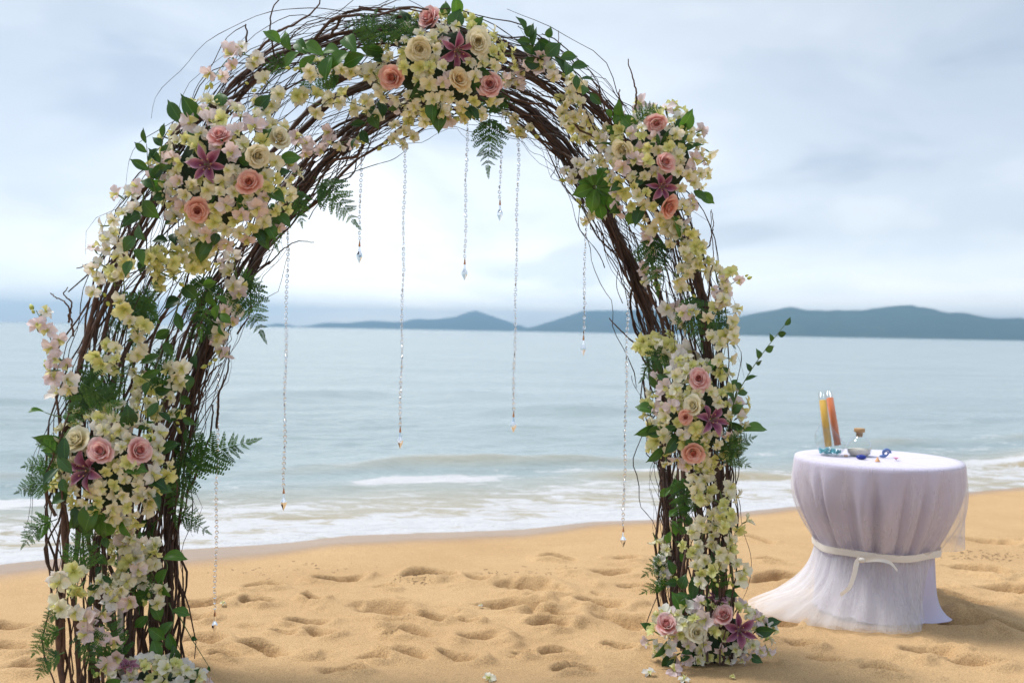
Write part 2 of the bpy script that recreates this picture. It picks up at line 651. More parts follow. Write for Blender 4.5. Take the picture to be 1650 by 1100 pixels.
def mat_tulle(name, col, base=0.30):
    """sheer net: the threads cover a share of it; seen edge-on the share grows"""
    m, T, out = material(name)
    uv = T.n('ShaderNodeTexCoord').outputs['UV']
    lw = T.n('ShaderNodeLayerWeight')
    lw.inputs['Blend'].default_value = 0.35
    st = T.noise(T.mapping(uv, (42, 1.6, 1)), 1.0, 4, 0.6)
    a = T.math('ADD', base, T.math('MULTIPLY', T.math('POWER', lw.outputs['Facing'], 1.6), 0.55))
    a = T.math('ADD', a, T.math('MULTIPLY', T.math('SUBTRACT', st, 0.5), 0.55), clamp=True)
    d = T.n('ShaderNodeBsdfDiffuse')
    d.inputs['Color'].default_value = col + (1,)
    t = T.n('ShaderNodeBsdfTranslucent')
    t.inputs['Color'].default_value = col + (1,)
    m1 = T.n('ShaderNodeMixShader')
    m1.inputs[0].default_value = 0.45
    T.l(d.outputs[0], m1.inputs[1])
    T.l(t.outputs[0], m1.inputs[2])
    tr = T.n('ShaderNodeBsdfTransparent')
    m2 = T.n('ShaderNodeMixShader')
    T.l(a, m2.inputs[0])
    T.l(tr.outputs[0], m2.inputs[1])
    T.l(m1.outputs[0], m2.inputs[2])
    T.l(m2.outputs[0], out.inputs['Surface'])
    return m


M_SAND, M_SEA, M_HILL = mat_sand(), mat_sea(), mat_hill()
M_BARK = mat_bark('vine_bark', (0.042, 0.021, 0.015), (0.170, 0.088, 0.058))
M_TWIG = mat_bark('twig_bark', (0.030, 0.018, 0.014), (0.105, 0.062, 0.046))
M_STEM = mat_plain('green_stem', (0.10, 0.16, 0.04), 0.5)
M_LEAF = mat_leaf('dark_leaf', (0.020, 0.066, 0.016), (0.066, 0.155, 0.034))
M_LEAFL = mat_leaf('bright_leaf', (0.055, 0.150, 0.025), (0.110, 0.230, 0.045), 0.32)
M_FERN = mat_leaf('fern_green', (0.024, 0.080, 0.022), (0.095, 0.215, 0.048), 0.34, 0.5)
CREAM = [(0.0, (0.50, 0.54, 0.12)), (0.16, (0.78, 0.76, 0.42)), (0.36, (0.87, 0.85, 0.69)), (1.0, (0.88, 0.87, 0.78))]
M_ORCH = {
    'cream': mat_petal('cream_orchid_petal', CREAM, (0.84, 0.79, 0.48), 0.5),
    'yellow': mat_petal('yellow_green_orchid_petal', [(0.0, (0.50, 0.56, 0.08)), (0.4, (0.78, 0.77, 0.30)), (1.0, (0.86, 0.84, 0.54))], (0.70, 0.74, 0.28), 0.5),
    'pink': mat_petal('pale_pink_orchid_petal', [(0.0, (0.66, 0.62, 0.25)), (0.2, (0.82, 0.66, 0.60)), (0.6, (0.83, 0.68, 0.70)), (1.0, (0.84, 0.70, 0.74))], (0.86, 0.80, 0.80), 0.6),
    'white': mat_petal('white_orchid_petal', [(0.0, (0.62, 0.66, 0.28)), (0.25, (0.84, 0.84, 0.72)), (1.0, (0.86, 0.86, 0.84))], (0.85, 0.76, 0.79), 0.4),
}
M_LIP = mat_petal('orchid_lip', [(0.0, (0.46, 0.48, 0.06)), (0.5, (0.80, 0.77, 0.34)), (1.0, (0.87, 0.85, 0.66))], (0.7, 0.7, 0.3), 0.3)
M_BUD = mat_petal('flower_bud', [(0.0, (0.30, 0.38, 0.06)), (0.6, (0.62, 0.64, 0.20)), (1.0, (0.74, 0.72, 0.36))], (0.55, 0.62, 0.15), 0.5, 0.2)
M_ROSE = {
    'pink': mat_petal('pink_rose_petal', [(0.0, (0.78, 0.23, 0.21)), (0.5, (0.83, 0.38, 0.36)), (0.85, (0.86, 0.56, 0.54)), (1.0, (0.87, 0.68, 0.65))], (0.87, 0.62, 0.60), 0.15, 0.3),
    'peach': mat_petal('peach_rose_petal', [(0.0, (0.78, 0.20, 0.12)), (0.5, (0.84, 0.35, 0.25)), (0.85, (0.86, 0.50, 0.41)), (1.0, (0.87, 0.61, 0.53))], (0.87, 0.55, 0.48), 0.15, 0.3),
    'cream': mat_petal('cream_rose_petal', [(0.0, (0.80, 0.64, 0.26)), (0.5, (0.84, 0.76, 0.47)), (1.0, (0.87, 0.83, 0.66))], (0.86, 0.80, 0.6), 0.2, 0.3),
    'apricot': mat_petal('apricot_rose_petal', [(0.0, (0.80, 0.48, 0.15)), (0.5, (0.84, 0.62, 0.30)), (1.0, (0.87, 0.76, 0.50))], (0.86, 0.72, 0.5), 0.2, 0.3),
}
M_LILY = mat_petal('purple_lily_petal', [(0.0, (0.26, 0.13, 0.08)), (0.14, (0.14, 0.018, 0.055)), (0.50, (0.19, 0.030, 0.095)), (0.80, (0.35, 0.14, 0.21)), (1.0, (0.66, 0.46, 0.50))],
                   (0.42, 0.20, 0.30), 0.2, 0.18, across=(0.62, 0.38, 0.47))
M_STAMEN = mat_plain('stamen', (0.45, 0.25, 0.12), 0.6)
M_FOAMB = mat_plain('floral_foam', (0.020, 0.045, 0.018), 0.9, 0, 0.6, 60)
M_CRYSTAL = mat_glass('crystal', (0.97, 0.975, 0.99), 0.0, 1.55)
M_GLASS = mat_thin_glass('clear_glass')
M_BLUEG = mat_plain('cobalt_glass', (0.012, 0.03, 0.26), 0.08)
M_AQUA = mat_glass('aqua_glass', (0.35, 0.72, 0.75), 0.05, 1.45)
M_WIRE = mat_plain('silver_wire', (0.62, 0.60, 0.58), 0.25, 1.0, 0.1)
M_COPPER = mat_plain('rose_gold_cap', (0.62, 0.36, 0.24), 0.3, 0.8, 0.1)
M_STEEL = mat_plain('white_painted_steel', (0.62, 0.56, 0.50), 0.5)
M_CLOTH = mat_cloth('lavender_white_cloth', (0.60, 0.565, 0.73), 0.12)
M_TULLE = mat_tulle('white_tulle', (0.84, 0.82, 0.84), 0.22)
M_TRAIN = mat_tulle('gathered_white_tulle', (0.84, 0.83, 0.85), 0.26)
M_RIBBON = mat_cloth('ivory_satin', (0.80, 0.76, 0.70), 0.1)
M_WOOD = mat_plain('table_wood', (0.25, 0.16, 0.09), 0.6)
M_CORK = mat_plain('cork', (0.48, 0.30, 0.15), 0.9, 0, 0.5, 120)
M_YELS = mat_plain('yellow_sand_fill', (0.86, 0.50, 0.06), 0.9, 0, 0.25, 300)
M_ORAS = mat_plain('orange_sand_fill', (0.82, 0.22, 0.07), 0.9, 0, 0.25, 300)
M_WHIS = mat_plain('white_sand_fill', (0.78, 0.70, 0.62), 0.9, 0, 0.2, 300)
M_SHELL = mat_plain('shell', (0.55, 0.36, 0.24), 0.4)
M_PINKB = mat_plain('pink_blossom', (0.80, 0.35, 0.50), 0.6)
M_ORANB = mat_plain('orange_shell', (0.78, 0.42, 0.20), 0.5)
M_BLUEB = mat_plain('blue_shell', (0.10, 0.18, 0.42), 0.35)
M_WEED = mat_plain('dry_seaweed', (0.055, 0.035, 0.022), 0.9)

# ------------------------------------------------------------------ setting: sand, sea, hills
SHORE_PX = [(-120, 922), (0, 912), (150, 896), (300, 887), (450, 878), (560, 865), (700, 860), (840, 855), (960, 842), (1080, 838), (1200, 826), (1300, 815),
            (1420, 806), (1540, 796), (1650, 786), (1760, 777)]
SH = np.array([tuple(G(x, y, -0.07))[:2] for x, y in SHORE_PX])
SH = np.vstack([[SH[0, 0] - 3000, SH[0, 1] - 1150], [SH[0, 0] - 6, SH[0, 1] - 2.3], SH, [SH[-1, 0] + 6, SH[-1, 1] + 2.7], [SH[-1, 0] + 3000, SH[-1, 1] + 1300]])


def shore_q(X, Y):
    ys = np.interp(X, SH[:, 0], SH[:, 1])
    return (Y - ys) * 0.91


def axis(lo, hi, step, far, growth=1.35):
    a = list(np.arange(lo, hi + step * 0.5, step))
    s, x = step, a[-1]
    while x < far[1]:
        s *= growth
        x += s
        a.append(x)
    s, x = step, a[0]
    while x > far[0]:
        s *= growth
        x -= s
        a.insert(0, x)
    return np.clip(np.array(a), far[0], far[1])


FOOT = [(428, 1048, 62), (362, 1060, 40), (455, 1022, 36), (515, 1021, 46), (500, 1003, 46), (415, 973, 42), (505, 968, 18), (545, 932, 55), (620, 946, 36),
        (618, 983, 80), (668, 1025, 60), (630, 1030, 26), (605, 1063, 42), (662, 1060, 60), (700, 998, 46), (752, 1003, 32), (845, 945, 90), (823, 978, 86), (892, 995, 76),
        (882, 1010, 46), (1002, 998, 86), (966, 972, 62), (896, 1051, 42), (842, 1057, 30), (690, 925, 62), (906, 900, 46), (985, 921, 62), (1022, 946, 52), (735, 1063, 52),
        (322, 1033, 66), (312, 972, 66), (318, 994, 34), (1250, 935, 72), (1240, 905, 40), (1560, 965, 62), (1575, 915, 62), (1482, 958, 52), (1535, 1000, 84), (1605, 1003, 72),
        (1495, 1048, 62), (1560, 1062, 52), (1330, 1060, 50), (1292, 1034, 44), (18, 1040, 66), (24, 1008, 52), (46, 1072, 52), (560, 1085, 50), (930, 1078, 50), (1000, 1040, 34),
        (420, 944, 50), (1010, 900, 36), (770, 930, 36), (1220, 870, 34), (1245, 1000, 60), (1590, 870, 60), (1620, 945, 60), (1420, 1080, 60), (770, 1030, 50)]


def build_sand():
    xs = axis(-3.6, 5.2, 0.0155, (-2500, 2500))
    ys = axis(2.3, 8.6, 0.0135, (-60, 24), 1.3)
    X, Y = np.meshgrid(xs, ys)
    q = shore_q(X, Y)
    wob = 0.25 * fbm(X * 0.6, Y * 0.6, 3, 5)
    face = np.maximum(q + 1.2, 0)
    Z = -0.06 * face * face / (face + 0.25)
    Z = np.maximum(Z, -1.6)
    dry = 1 - smooth(-2.5, -1.2, q + wob)
    Z += dry * (0.028 * fbm(X * 0.55, Y * 0.9, 3, 1) + 0.011 * fbm(X * 1.6, Y * 3.0, 3, 2))
    ridge = np.abs(fbm(X * 2.3, Y * 4.2, 3, 8))
    Z += dry * 0.016 * (0.45 - ridge)
    fine = 0.006 * fbm(X * 7, Y * 9, 3, 3) + 0.003 * fbm(X * 26, Y * 30, 2, 4)
    Z += fine * (0.12 + 0.88 * dry)
    prints = []
    for px, py, wpx in FOOT:
        g = G(px, py)
        d = (g - CAMP).length
        ra = max(wpx / FPX * d * 0.62, 0.05)
        prints.append((g.x, g.y, ra, ra * random.uniform(0.42, 0.70), random.uniform(-0.30, 0.55), random.uniform(0.060, 0.095)))
    for _ in range(95):
        x, y = random.uniform(-3.4, 5.1), random.uniform(2.4, 7.6)
        ra = random.uniform(0.035, 0.11)
        prints.append((x, y, ra, ra * random.uniform(0.4, 0.8), random.uniform(-0.6, 0.9), random.uniform(0.008, 0.026)))
    for x, y, ra, rb, an, dep in prints:
        if shore_q(np.array(x), np.array(y)) > -1.15:
            continue
        i0, i1 = np.searchsorted(xs, [x - 2.4 * ra, x + 2.4 * ra])
        j0, j1 = np.searchsorted(ys, [y - 2.4 * ra, y + 2.4 * ra])
        if i1 <= i0 or j1 <= j0:
            continue
        xx, yy = X[j0:j1, i0:i1] - x, Y[j0:j1, i0:i1] - y
        ca, sa = math.cos(an), math.sin(an)
        a, b = xx * ca + yy * sa, -xx * sa + yy * ca
        b = b + 0.35 * rb * np.sin(a / ra * 1.6)
        e = np.sqrt((a / ra) ** 2 + (b / rb) ** 2)
        e = e * (1 + 0.45 * fbm(X[j0:j1, i0:i1] * 7, Y[j0:j1, i0:i1] * 10, 3, 12) + 0.12 * fbm(X[j0:j1, i0:i1] * 24, Y[j0:j1, i0:i1] * 28, 2, 13)) + 0.10 * b / rb
        Z[j0:j1, i0:i1] += -dep * (1 - smooth(0.42, 1.10, e)) + 0.20 * dep * np.exp(-((e - 1.35) / 0.40) ** 2) * (1 + 0.9 * np.sin(a / ra * 2 + x * 9))
    lw = np.interp(X, [-3, -1, 1, 4], [0.62, 0.40, 0.16, 0.14])
    wet = smooth(-lw - 0.22, -lw * 0.55, q + 0.12 * fbm(X * 1.1, Y * 1.1, 3, 6))
    me = grid_mesh('sand', X, Y, Z, M_SAND, {'wet': wet})
    tag(link('beach', me), kind='structure')


SEA_Z = -0.058


def build_sea():
    xs = axis(-7.5, 11.5, 0.045, (-12500, 12500), 1.30)
    ys = axis(4.4, 16.0, 0.04, (-2600, 12000), 1.12)
    X, Y = np.meshgrid(xs, ys)
    q = shore_q(X, Y)
    L = X * 0.91 + Y * 0.41          # along the shore
    near = 1 - smooth(18, 60, q)
    Z = np.full_like(X, SEA_Z)
    Z += 0.010 * smooth(0.0, 0.25, q) * (1 + fbm(X * 2, Y * 4, 3, 21))
    crest_f = np.zeros_like(X)
    shal = np.zeros_like(X)
    for k, (q0, amp, wob, fw, bw) in enumerate([(1.75, 0.15, 0.9, 0.16, 0.55), (3.3, 0.11, 1.0, 0.22, 0.7), (5.6, 0.10, 1.4, 0.4, 1.0), (9.0, 0.10, 2.0, 0.8, 1.6), (13.5, 0.10, 2.5, 1.0, 2.0)]):
        qc = q0 + wob * fbm(L * 0.22, np.zeros_like(L) + k * 7.3, 3, 30 + k)
        am = amp * np.clip(0.45 + 1.6 * fbm(L * 0.30, np.zeros_like(L) + k * 3.1, 2, 40 + k), 0.05, 1.2)
        dq = q - qc
        sh = np.where(dq < 0, np.exp(-(dq / fw) ** 2), np.exp(-(dq / bw) ** 2)) * smooth(0.1, 0.7, q)
        Z += am * sh
        if k < 2:
            lump = np.clip(0.5 + 1.3 * fbm(L * 0.8, q * 0.8, 3, 50 + k), 0, 1)
            top = np.exp(-((dq - 0.22) / 0.30) ** 2) * lump
            crest_f = np.maximum(crest_f, top * (0.85 if k == 0 else 0.34))
            shal = np.maximum(shal, np.exp(-((dq + 0.06) / 0.20) ** 2) * np.clip(am / amp, 0, 1) * (0.95 if k == 0 else 0.5))
    Z += near * smooth(0.5, 3, q) * (0.035 * fbm(L * 0.5, q * 1.3, 4, 60) + 0.012 * fbm(L * 2.2, q * 4.2, 3, 61))
    wash = (1 - smooth(0.7, 2.1, q)) * 0.56 + 0.21 * (1 - smooth(2.1, 5.0, q)) + 0.06 * (1 - smooth(5, 10, q))
    wash = wash * (0.85 + 0.75 * fbm(L * 0.5, q * 1.6, 4, 70))
    edge = np.exp(-((q - 0.10) / 0.13) ** 2) * 0.5
    foam = np.clip(np.maximum(np.maximum(wash, crest_f), edge) - 0.75 * shal * (crest_f < 0.5), 0, 1)
    shal = np.clip(shal + 0.85 * (1 - smooth(0.5, 2.8, q)), 0, 1)
    # below the sand where the beach is dry
    Z = np.where(q < 0, SEA_Z - 0.25 * np.minimum(-q, 3.0), Z)
    me = grid_mesh('sea', X, Y, Z, M_SEA, {'foam': foam, 'shallow': shal})
    tag(link('sea', me), kind='structure')


def hill_range(prof, dist, base_px_y, depth_m, seed):
    """prof: skyline pixels; a ridge of forested land at dist metres"""
    pts = [P(x, y, dist) for x, y in prof]
    xs = np.array([p.x for p in pts])
    hs = np.array([max(p.z, 0.0) for p in pts])
    n = 220
    x = np.linspace(xs[0], xs[-1], n)
    h = np.interp(x, xs, hs)
    k = np.ones(5) / 5
    h = np.convolve(np.pad(h, 2, mode='edge'), k, 'valid')
    yv = np.linspace(-1, 1, 41)
    X, V = np.meshgrid(x, yv)
    H = np.broadcast_to(h, X.shape)
    cross = np.clip(1 - np.abs(V) ** 1.5, 0, 1)
    spur = 1 + 0.55 * fbm(X / depth_m * 1.6, V * 1.5, 4, seed) * np.abs(V)
    Y = dist + V * depth_m
    Z = H * cross * spur + H * 0.05 * fbm(X / depth_m * 9, V * 6, 3, seed + 3) * cross - 1.0
    me = grid_mesh('hills', X, Y, Z, M_HILL)
    tag(link('hills', me), kind='structure')


def build_hills():
    hill_range([(1090, 560), (1130, 530), (1172, 516), (1205, 508), (1232, 502), (1275, 494), (1300, 500), (1340, 499), (1385, 500), (1420, 496), (1455, 491.5), (1490, 496), (1525, 503), (1550, 503),
                (1580, 510), (1610, 514), (1640, 512), (1680, 518), (1750, 512), (1830, 524), (1950, 545), (1990, 570)], 6000, 546, 700, 80)
    hill_range([(770, 560), (835, 531), (860, 526), (885, 518), (910, 510), (935, 502), (960, 499), (1000, 500), (1030, 498), (1070, 500), (1110, 512), (1150, 522), (1190, 535), (1230, 560)], 8800, 536, 900, 90)
    hill_range([(470, 560), (500, 525), (530, 519), (560, 520), (600, 516), (640, 519), (670, 514), (700, 514), (735, 510), (752, 504), (766, 500), (782, 505), (805, 513), (830, 521), (850, 528), (900, 560)], 10200, 530, 900, 100)
    hill_range([(424, 545), (432, 524), (445, 520.5), (462, 522), (480, 526), (492, 545)], 9600, 527, 250, 110)


build_sand()
build_sea()
build_hills()


def build_haze():
    bm = MB()
    x0, x1, y0, y1, z0, z1 = -13000, 13000, -3200, 12500, -3.0, 232
    v = [(x0, y0, z0), (x1, y0, z0), (x1, y1, z0), (x0, y1, z0), (x0, y0, z1), (x1, y0, z1), (x1, y1, z1), (x0, y1, z1)]
    me = bpy.data.meshes.new('haze')
    me.from_pydata(v, [], [(0, 3, 2, 1), (4, 5, 6, 7), (0, 1, 5, 4), (1, 2, 6, 5), (2, 3, 7, 6), (3, 0, 4, 7)])
    m, T, out = material('sea_haze')
    p = T.n('ShaderNodeVolumePrincipled')
    p.inputs['Color'].default_value = (0.46, 0.74, 1.0, 1)
    p.inputs['Density'].default_value = 1.75e-4
    p.inputs['Anisotropy'].default_value = 0.55
    T.l(p.outputs[0], out.inputs['Volume'])
    me.materials.append(m)
    tag(link('haze', me), kind='stuff')


build_haze()

# ------------------------------------------------------------------ the arch: two hoops, front and back
FR = [(103, 1150), (100, 1000), (98, 860), (104, 720), (122, 600), (160, 480), (212, 370), (262, 285), (320, 200), (395, 118), (480, 66), (570, 44), (660, 40), (750, 56), (830, 84), (905, 118),
      (970, 175), (1030, 245), (1080, 325), (1118, 410), (1143, 510), (1156, 620), (1162, 760), (1164, 900), (1160, 1062)]
BK = [(278, 1072), (276, 960), (278, 850), (292, 740), (318, 640), (352, 540), (398, 446), (452, 362), (508, 292), (566, 232), (630, 188), (700, 166), (770, 162), (836, 182), (890, 228), (935, 288),
      (972, 350), (1006, 425), (1034, 500), (1056, 590), (1068, 690), (1076, 800), (1080, 920), (1080, 1022)]


def dF(px):
    return 3.57 + (px - 105) / 1055.0 * 0.63


def dB(px):
    return 4.08 + (px - 277) / 803.0 * 0.57


NS = 241
HF = resample([P(x, y, dF(x)) for x, y in FR], NS)
HB = resample([P(x, y, dB(x)) for x, y in BK], NS)
TANG = np.gradient((HF + HB) / 2, axis=0)
TANG /= np.linalg.norm(TANG, axis=1)[:, None]
AX = HB - HF
OUTN = np.cross(AX, TANG)
OUTN /= np.linalg.norm(OUTN, axis=1)[:, None]
if OUTN[NS // 2, 2] < 0:
    OUTN = -OUTN
SS = np.linspace(0, 1, NS)


def band(s, w, r):
    s, w, r = np.broadcast_arrays(np.asarray(s, float), np.asarray(w, float), np.asarray(r, float))
    f = np.stack([np.interp(s, SS, HF[:, k]) for k in range(3)], -1)
    b = np.stack([np.interp(s, SS, HB[:, k]) for k in range(3)], -1)
    n = np.stack([np.interp(s, SS, OUTN[:, k]) for k in range(3)], -1)
    return f * (1 - w)[..., None] + b * w[..., None] + n * r[..., None]


_sg, _wg = np.meshgrid(np.linspace(0, 1, 161), np.linspace(-0.1, 1.1, 13), indexing='ij')
_bp = band(_sg, _wg, np.zeros_like(_sg)).reshape(-1, 3)
_pp = np.array([project(p) for p in _bp])


def near_band(px, py):
    d2 = (_pp[:, 0] - px) ** 2 + (_pp[:, 1] - py) ** 2
    m = d2.min()
    ok = np.where(d2 <= m + 160)[0]
    return _pp[ok, 2].min() - 0.035


def on_arch(px, py, off=0.06):
    """a point a little in front of the arch's branches at this place"""
    return P(px, py, near_band(px, py) - off)


def build_arch():
    root = thing('branch_arch', 'tall wedding arch woven from dark brown curly branches standing on the sand', 'arch', tuple(Vector((band(0.5, 0.5, 0)[0], band(0.5, 0.5, 0)[1], 0))))
    off = np.array(root.location)

    def branch(s0, s1, w0, w1, r0, rad, wig=0.012, n=30, tipout=0.0, taper=0.45, mb=None, sides=6):
        t = np.linspace(0, 1, n)
        s = s0 + (s1 - s0) * t
        wv = w0 + (w1 - w0) * t
        L = abs(s1 - s0) * 6.2
        rr = np.full(n, float(r0))
        ph = np.random.default_rng(random.randrange(1 << 30))
        def wob(a):
            o = np.zeros(n)
            for f in (0.9, 1.6, 2.9, 5.3, 9.1):
                o += a * ph.normal() / (f ** 0.75) * np.sin(2 * PI * f * L * t * 0.55 + ph.uniform(0, 6.3))
            return o
        wv = wv + wob(wig * 2.0)
        rr = rr + wob(wig) + tipout * t ** 3
        p = band(s, wv, rr)
        p += np.stack([wob(wig * 0.5) for _ in range(3)], 1)
        p[:, 2] = np.maximum(p[:, 2], -0.05)
        rd = rad * (1 - (1 - taper) * t) * (1 + 0.14 * ph.normal(size=n))
        if mb is None:
            m = MB()
            m.tube(p - off, rd, sides)
            link('branch', m.mesh('branch', M_BARK), root)
        else:
            mb.tube(p - off, rd, sides)

    # heavy limbs: legs and top arcs
    for s0, s1, w0, w1, r0, rad in [
        (0, 0.32, 0.00, 0.04, 0.01, 0.013), (0, 0.30, 0.08, 0.10, -0.02, 0.010), (0, 0.36, 0.93, 1.00, 0.0, 0.015), (0, 0.34, 1.02, 0.95, 0.02, 0.013),
        (0, 0.28, 0.83, 0.80, 0.01, 0.012), (0, 0.26, 0.30, 0.40, 0.02, 0.010), (0, 0.25, 0.52, 0.50, 0.0, 0.010), (0.02, 0.30, 0.66, 0.75, 0.0, 0.011),
        (1, 0.66, 0.00, 0.04, 0.0, 0.013), (1, 0.68, 0.14, 0.10, -0.01, 0.011), (1, 0.64, 0.97, 1.00, 0.0, 0.015), (1, 0.62, 1.03, 0.93, 0.015, 0.014), (1, 0.70, 0.50, 0.55, 0.0, 0.012),
        (1, 0.7, 0.75, 0.7, 0.0, 0.012), (0.22, 0.62, 0.95, 1.02, 0.0, 0.015), (0.30, 0.72, 1.0, 0.9, 0.03, 0.014), (0.35, 0.80, 0.80, 1.05, 0.0, 0.012), (0.40, 0.82, 1.03, 0.92, 0.03, 0.012),
        (0.2, 0.55, 0.05, 0.1, 0.0, 0.011), (0.28, 0.62, -0.02, 0.15, 0.03, 0.012), (0.42, 0.72, 0.45, 0.3, 0.0, 0.015), (0.30, 0.52, 0.5, 0.62, 0.0, 0.013), (0.38, 0.62, 0.7, 0.62, 0.03, 0.014),
        (0.5, 0.85, 0.05, 0.0, 0.0, 0.012), (0.55, 0.9, 0.9, 0.98, 0.0, 0.014), (0.12, 0.42, 0.85, 0.97, 0.0, 0.012)]:
        branch(s0, s1, w0, w1, r0, rad, 0.010, 40, 0, 0.55, sides=8)
    for i in range(34):                                    # front bundle
        a = random.choice([0, random.uniform(0, 0.7)])
        b = min(1, a + random.uniform(0.18, 0.45))
        if random.random() < 0.5:
            a, b = 1 - a, 1 - b
        branch(a, b, random.gauss(0.03, 0.07), random.gauss(0.04, 0.08), random.gauss(0.0, 0.034), random.uniform(0.003, 0.0065), 0.024)
    for i in range(40):                                    # back bundle
        a = random.choice([0, random.uniform(0, 0.7)])
        b = min(1, a + random.uniform(0.18, 0.45))
        if random.random() < 0.5:
            a, b = 1 - a, 1 - b
        branch(a, b, random.gauss(0.97, 0.07), random.gauss(0.95, 0.08), random.gauss(0.0, 0.034), random.uniform(0.003, 0.007), 0.024)
    for i in range(40):                                    # across the vault between the hoops
        a = random.choice([0, random.uniform(0, 0.75), random.uniform(0.1, 0.6)])
        b = min(1, a + random.uniform(0.16, 0.38))
        if random.random() < 0.5:
            a, b = 1 - a, 1 - b
        w0 = random.random()
        branch(a, b, w0, min(1.05, max(-0.05, w0 + random.uniform(-0.35, 0.35))), random.gauss(0.0, 0.030), random.uniform(0.0026, 0.0055), 0.028)
    for i in range(54):                                    # the legs are packed closest
        b = random.uniform(0.14, 0.34)
        a, b = (0, b) if i < 34 else (1, 1 - b)
        w0 = random.uniform(0.05, 0.95)
        branch(a, b, w0, w0 + random.uniform(-0.2, 0.2), random.gauss(0, 0.04), random.uniform(0.0035, 0.009), 0.016)
    # single boughs that stick out
    free = [([(272, 235), (288, 200), (300, 160)], 0.012, 0.0), ([(1023, 178), (1027, 140), (1021, 94)], 0.0045, 0.0), ([(1003, 186), (1000, 146)], 0.0045, 0.0),
            ([(385, 92), (392, 62), (393, 42)], 0.006, 0), ([(398, 100), (440, 60), (480, 36), (512, 10), (520, -8)], 0.006, 0), ([(440, 92), (436, 40), (450, 12), (478, 8)], 0.004, 0),
            ([(500, 70), (545, 26), (600, 30), (650, 18), (690, 22)], 0.007, 0), ([(530, 60), (560, 22), (640, 20), (680, 26)], 0.006, 0), ([(520, 40), (580, 12), (610, 8), (650, -2)], 0.0035, 0),
            ([(1052, 600), (1036, 580), (1028, 560), (1008, 535), (986, 510)], 0.006, 0.0), ([(1042, 560), (1022, 530), (1014, 480), (1012, 450), (1000, 420)], 0.007, 0.0),
            ([(1060, 668), (1040, 640), (1036, 600), (1050, 560)], 0.006, 0), ([(318, 660), (330, 622), (342, 600), (352, 590)], 0.006, 0), ([(350, 690), (352, 640), (362, 600), (365, 560)], 0.006, 0),
            ([(212, 405), (190, 398), (165, 412), (120, 432)], 0.004, 0), ([(110, 520), (112, 490), (96, 476), (104, 466)], 0.004, 0), ([(118, 540), (108, 500), (94, 478), (76, 466)], 0.004, 0),
            ([(300, 800), (318, 760), (336, 700), (340, 660)], 0.007, 0), ([(300, 770), (330, 740), (318, 700), (316, 650)], 0.006, 0), ([(90, 830), (70, 770), (76, 730)], 0.006, 0),
            ([(430, 425), (470, 394), (500, 392)], 0.0035, 0), ([(845, 190), (870, 222), (905, 242), (930, 255)], 0.008, 0), ([(740, 175), (700, 180), (725, 195), (755, 190)], 0.005, 0),
            ([(590, 225), (575, 255), (540, 262), (520, 282)], 0.009, 0), ([(895, 240), (900, 262), (888, 282)], 0.003, 0), ([(820, 70), (800, 62), (780, 64)], 0.005, 0), ([(836, 100), (815, 70), (808, 55)], 0.004, 0),
            ([(1140, 400), (1146, 370), (1146, 345)], 0.003, 0), ([(1140, 520), (1142, 460), (1150, 415), (1148, 350)], 0.003, 0), ([(1010, 250), (985, 200), (965, 150), (950, 130)], 0.006, 0),
            ([(935, 160), (905, 105), (898, 50)], 0.003, 0), ([(980, 200), (965, 150), (958, 122)], 0.003, 0), ([(1040, 1040), (1060, 1010), (1085, 980)], 0.011, 0)]
    for pl, rad, _ in free:
        pts = resample([on_arch(x, y, -0.02 if i == 0 else 0.02) for i, (x, y) in enumerate(pl)], 26)
        pts += 0.004 * np.cumsum(RNG.normal(size=(26, 3)), 0) * 0.5
        m = MB()
        m.tube(pts - off, np.linspace(rad, rad * 0.45, 26), 6)
        link('branch', m.mesh('branch', M_BARK), root)
    # the many thin twigs, past counting
    tw = MB()
    for i in range(330):
        a = random.uniform(0, 0.92)
        if random.random() < 0.35:
            a = random.uniform(0.2, 0.6)
        b = min(1, a + random.uniform(0.07, 0.26))
        if random.random() < 0.5:
            a, b = b, a
        u = random.random()
        w0 = random.gauss(0.03, 0.1) if u < 0.33 else (random.gauss(0.95, 0.1) if u < 0.66 else random.random())
        tip = random.uniform(0.05, 0.14) if random.random() < 0.07 else 0
        if random.random() < 0.06:
            tip = -random.uniform(0.05, 0.12)
        branch(a, b, w0, min(1.1, max(-0.12, w0 + random.gauss(0, 0.15))), random.gauss(0.0, 0.042), random.uniform(0.0012, 0.0028), 0.034, 24, tip, 0.4, tw, 4)
    o = link('twigs', tw.mesh('twigs', M_TWIG), root)
    o['kind'] = 'stuff'
    # pale metal frame that shows in the left leg
    fp = MB()
    for w0 in (0.48,):
        p = band(np.linspace(0, 0.20, 12), np.full(12, w0), np.full(12, -0.01))
        fp.tube(p - off, 0.011, 8)
    link('frame_post', fp.mesh('frame_post', M_STEEL), root)
    fb = MB()
    p = band(np.full(4, 0.165), np.linspace(0.2, 0.75, 4), np.full(4, -0.012))
    fb.tube(p - off, 0.009, 8)
    link('frame_rail', fb.mesh('frame_rail', M_STEEL), root)
    return root


build_arch()

